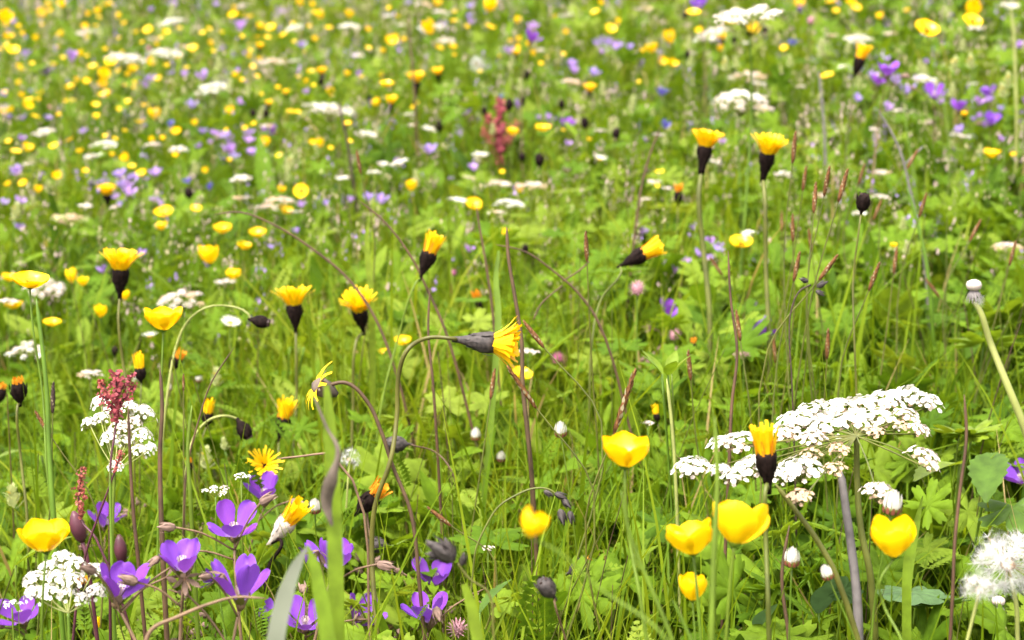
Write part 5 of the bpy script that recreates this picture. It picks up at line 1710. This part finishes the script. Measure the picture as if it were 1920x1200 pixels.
LAND = [(895, 121, 'white dandelion clock'), (938, 245, 'red sorrel spike'), (270, 97, 'wide white umbel pair'), (400, 157, 'lone flat white umbel'), (622, 197, 'stalk-crossed white umbel'), (1405, 14, 'broad top white umbel'), (1737, 55, 'largest far yellow bloom'),
        (1325, 258, 'tall grey-based hawkbit'), (1443, 272, 'second tall hawkbit'), (1617, 98, 'small black-based hawkbit by the violets'), (955, 372, 'domed white umbel'), (1010, 288, 'dark bud near the sorrel'), (335, 275, 'small dipped white umbel'), (200, 356, 'western black-based hawkbit'),
        (780, 145, 'upper middle black-based hawkbit'), (1018, 241, 'flat buttercup near the sorrel'), (805, 278, 'lone violet cranesbill'), (565, 358, 'forward-facing round buttercup'), (688, 247, 'small white umbel downhill of the crossed one'), (1608, 66, 'flat umbel above the small hawkbit'),
        (1390, 172, 'wide thin white umbel'), (1859, 289, 'lone eastern buttercup'), (655, 44, 'thick top white umbel'), (811, 458, 'leaning half closed hawkbit'), (1106, 164, 'flat-topped hawkbit uphill'), (128, 402, 'dull tan umbel'), (307, 400, 'two-flowered buttercup')]
DIRS = ['just east of', 'up and east of', 'directly above', 'up and west of', 'just west of', 'below and west of', 'directly below', 'below and east of']


def parse(s):
    return [tuple(float(v) for v in q.split()) for q in s.replace('\n', '').split(';') if q.strip()]


MORE = random.Random(5)
FAR_V += ''.join(';%d %d %d' % (cx + MORE.gauss(0, sx), cy + MORE.gauss(0, sy), MORE.randint(9, 17)) for cx, cy, sx, sy, n in ((1670, 140, 45, 30, 9), (1830, 200, 45, 25, 9), (1130, 85, 30, 12, 4), (1330, 455, 30, 25, 5), (420, 270, 60, 20, 7), (230, 350, 50, 20, 5)) for _ in range(n))
FAR_Y += ''.join(';%d %d %d' % (MORE.triangular(0, 1250, 0), MORE.triangular(0, 300, 60), MORE.randint(7, 10)) for _ in range(85))
FAR_P += ''.join(';%d %d %d' % (MORE.uniform(0, 1900), MORE.uniform(5, 420), MORE.randint(18, 34)) for _ in range(32))
FAR_C += ''.join(';%d %d %d' % (MORE.uniform(0, 1900), MORE.uniform(5, 420), MORE.randint(14, 22)) for _ in range(40))
FAR = [(k, *r) for k, s in (('Y', FAR_Y), ('K', FAR_K), ('V', FAR_V), ('B', FAR_B), ('C', FAR_C), ('D', FAR_D), ('P', FAR_P), ('R', FAR_R)) for r in parse(s)]


def sector(dx, dy):
    return int(round(math.degrees(math.atan2(-dy, dx)) / 45)) % 8


def far_labels():
    """a label that points at one flower where a landmark singles it out, else the shared one of its group"""
    pos = [(f[0], f[1], f[2]) for f in FAR] + [(c[0], c[1], c[2]) for c in CAT]
    lab, used = {}, set()
    cand = []
    for i, f in enumerate(FAR):
        for lx, ly, ln in LAND:
            d = math.hypot(f[1] - lx, f[2] - ly)
            if 6 < d < 120:
                cand.append((d, i, lx, ly, ln))
    for d, i, lx, ly, ln in sorted(cand):
        k, fx, fy, fw = FAR[i]
        if i in lab:
            continue
        s = sector(fx - lx, fy - ly)
        if (k, s, ln) in used:
            continue
        same = [math.hypot(x - lx, y - ly) for kk, x, y in pos if kk == k and (x, y) != (fx, fy) and sector(x - lx, y - ly) == s]
        if same and min(same) < d * 1.35 + 6:
            continue
        used.add((k, s, ln))
        lab[i] = ('small ' if not NAMES[k].startswith('small') else '') + NAMES[k] + ' ' + DIRS[s] + ' the ' + ln
    return lab


LABS = far_labels()
MANUAL = {(1737, 55): 'largest of the far yellow blooms, round and upright near the top edge', (1825, 18): 'upper one of two stacked yellow buttercups near the top corner', (1823, 40): 'lower one of two stacked yellow buttercups near the top corner'}
for i, (k, fx, fy, fw) in enumerate(FAR):
    lb = MANUAL.get((fx, fy)) or LABS.get(i) or SHARED[k]
    g = GROUPS[k]
    fw *= 1.3 if k == 'V' else 1.14
    if k == 'Y':
        buttercup(fx, fy, fw, random.uniform(.15, .85), random.uniform(-28, 28), random.uniform(0, 45), lb, None, g, hr=(.12, .30), real=.024)
    elif k == 'K':
        hawkbit(fx, fy, fw, 'open', random.uniform(-8, 8), 12, lb, None, group=g, hr=(.14, .34), real=.024)
    elif k == 'V':
        geranium(fx, fy, fw, random.uniform(.4, .8), random.uniform(-15, 15), random.uniform(10, 45), lb, None, g, hr=(.10, .28), buds=1)
    elif k == 'B':
        geranium(fx, fy, fw, .4, random.uniform(-15, 15), 10, lb, None, g, hr=(.12, .28), buds=0, pm='blue_plain')
    elif k == 'C':
        rattle(fx, fy, fw, lb, None, g, hr=(.10, .28))
    elif k == 'D':
        hawkbit(fx, fy, fw, 'dark', random.uniform(-8, 8), 5, lb, None, group=g, hr=(.14, .34), real=.012)
    elif k == 'P':
        umbel(fx, fy, fw, 'pink_white', lb, 10, random.uniform(-10, 10), 0, .15, .9, real=.05, hr=(.12, .32), group=g, kind='faded_umbel', mix=('tan_floret' if i % 2 else 'white_floret', .4), aspect=.85)
    elif k == 'R':
        clover(fx, fy, fw, 'clover_pink', lb, None, g)
# ------------------------------------------------------------------ the sward itself, kept from growing straight across the blooms
BLOOM = bloom_map()
grass()
leaves("lobed_leaves", 'deep', 5250, .024, lam_near(1.5, .7), (.02, .12), 12, (.25, .85), "lobed green cranesbill leaves low in the meadow", right_side)
leaves("hand_shaped_leaves", 'palmate', 6250, .021, lam_near(1.5, .7), (.02, .11), 15, (.3, .9), "hand shaped green leaves between the grass", None)
leaves("scalloped_leaves", 'scallop', 1875, .024, lam_near(1.5, .7), (.015, .08), 15, (.15, .7), "rounded scalloped leaves near the ground", right_side)
leaves("oval_leaves", 'oval', 6875, .03, lam_near(1.5, .7), (.01, .10), 40, (.15, .85), "small oval leaves among the meadow grass", None)
leaves("long_leaves", 'long', 4500, .06, lam_near(1.5, .7), (.0, .05), 62, (.15, .8), "long narrow green leaves rising from the sward", None)
leaves("feathery_leaves", 'pinnate', 6500, .036, lam_near(1.4, .7), (.02, .12), 30, (.3, .95), "feathery divided leaves in the sward", left_side)
leaves("clover_leaves", 'trefoil', 5625, .018, lam_near(1.5, .7), (.02, .09), 8, (.2, .75), "three part clover leaves low in the grass", None)
seed_heads("seeding_grass", 7200, "seed_beige", (.09, .20), 10, .0015, "thin beige seeding grass scattered through the meadow", lam_near(.7, .5), False)
seed_heads("fading_florets", 7200, "seed_pink", (.07, .17), 9, .0019, "faded pinkish florets scattered through the meadow", lam_near(.6, .5), False)
seed_heads("lilac_florets", 2880, "violet_plain", (.07, .17), 7, .0019, "tiny lilac florets making a soft haze in the meadow", lam_near(.2, .3), False)
bare_stalks("olive_stalks", 1200, "stem_olive", "thin olive stalks standing in the grass")
bare_stalks("brown_stalks", 840, "stem_brown", "thin brown stalks standing in the grass")
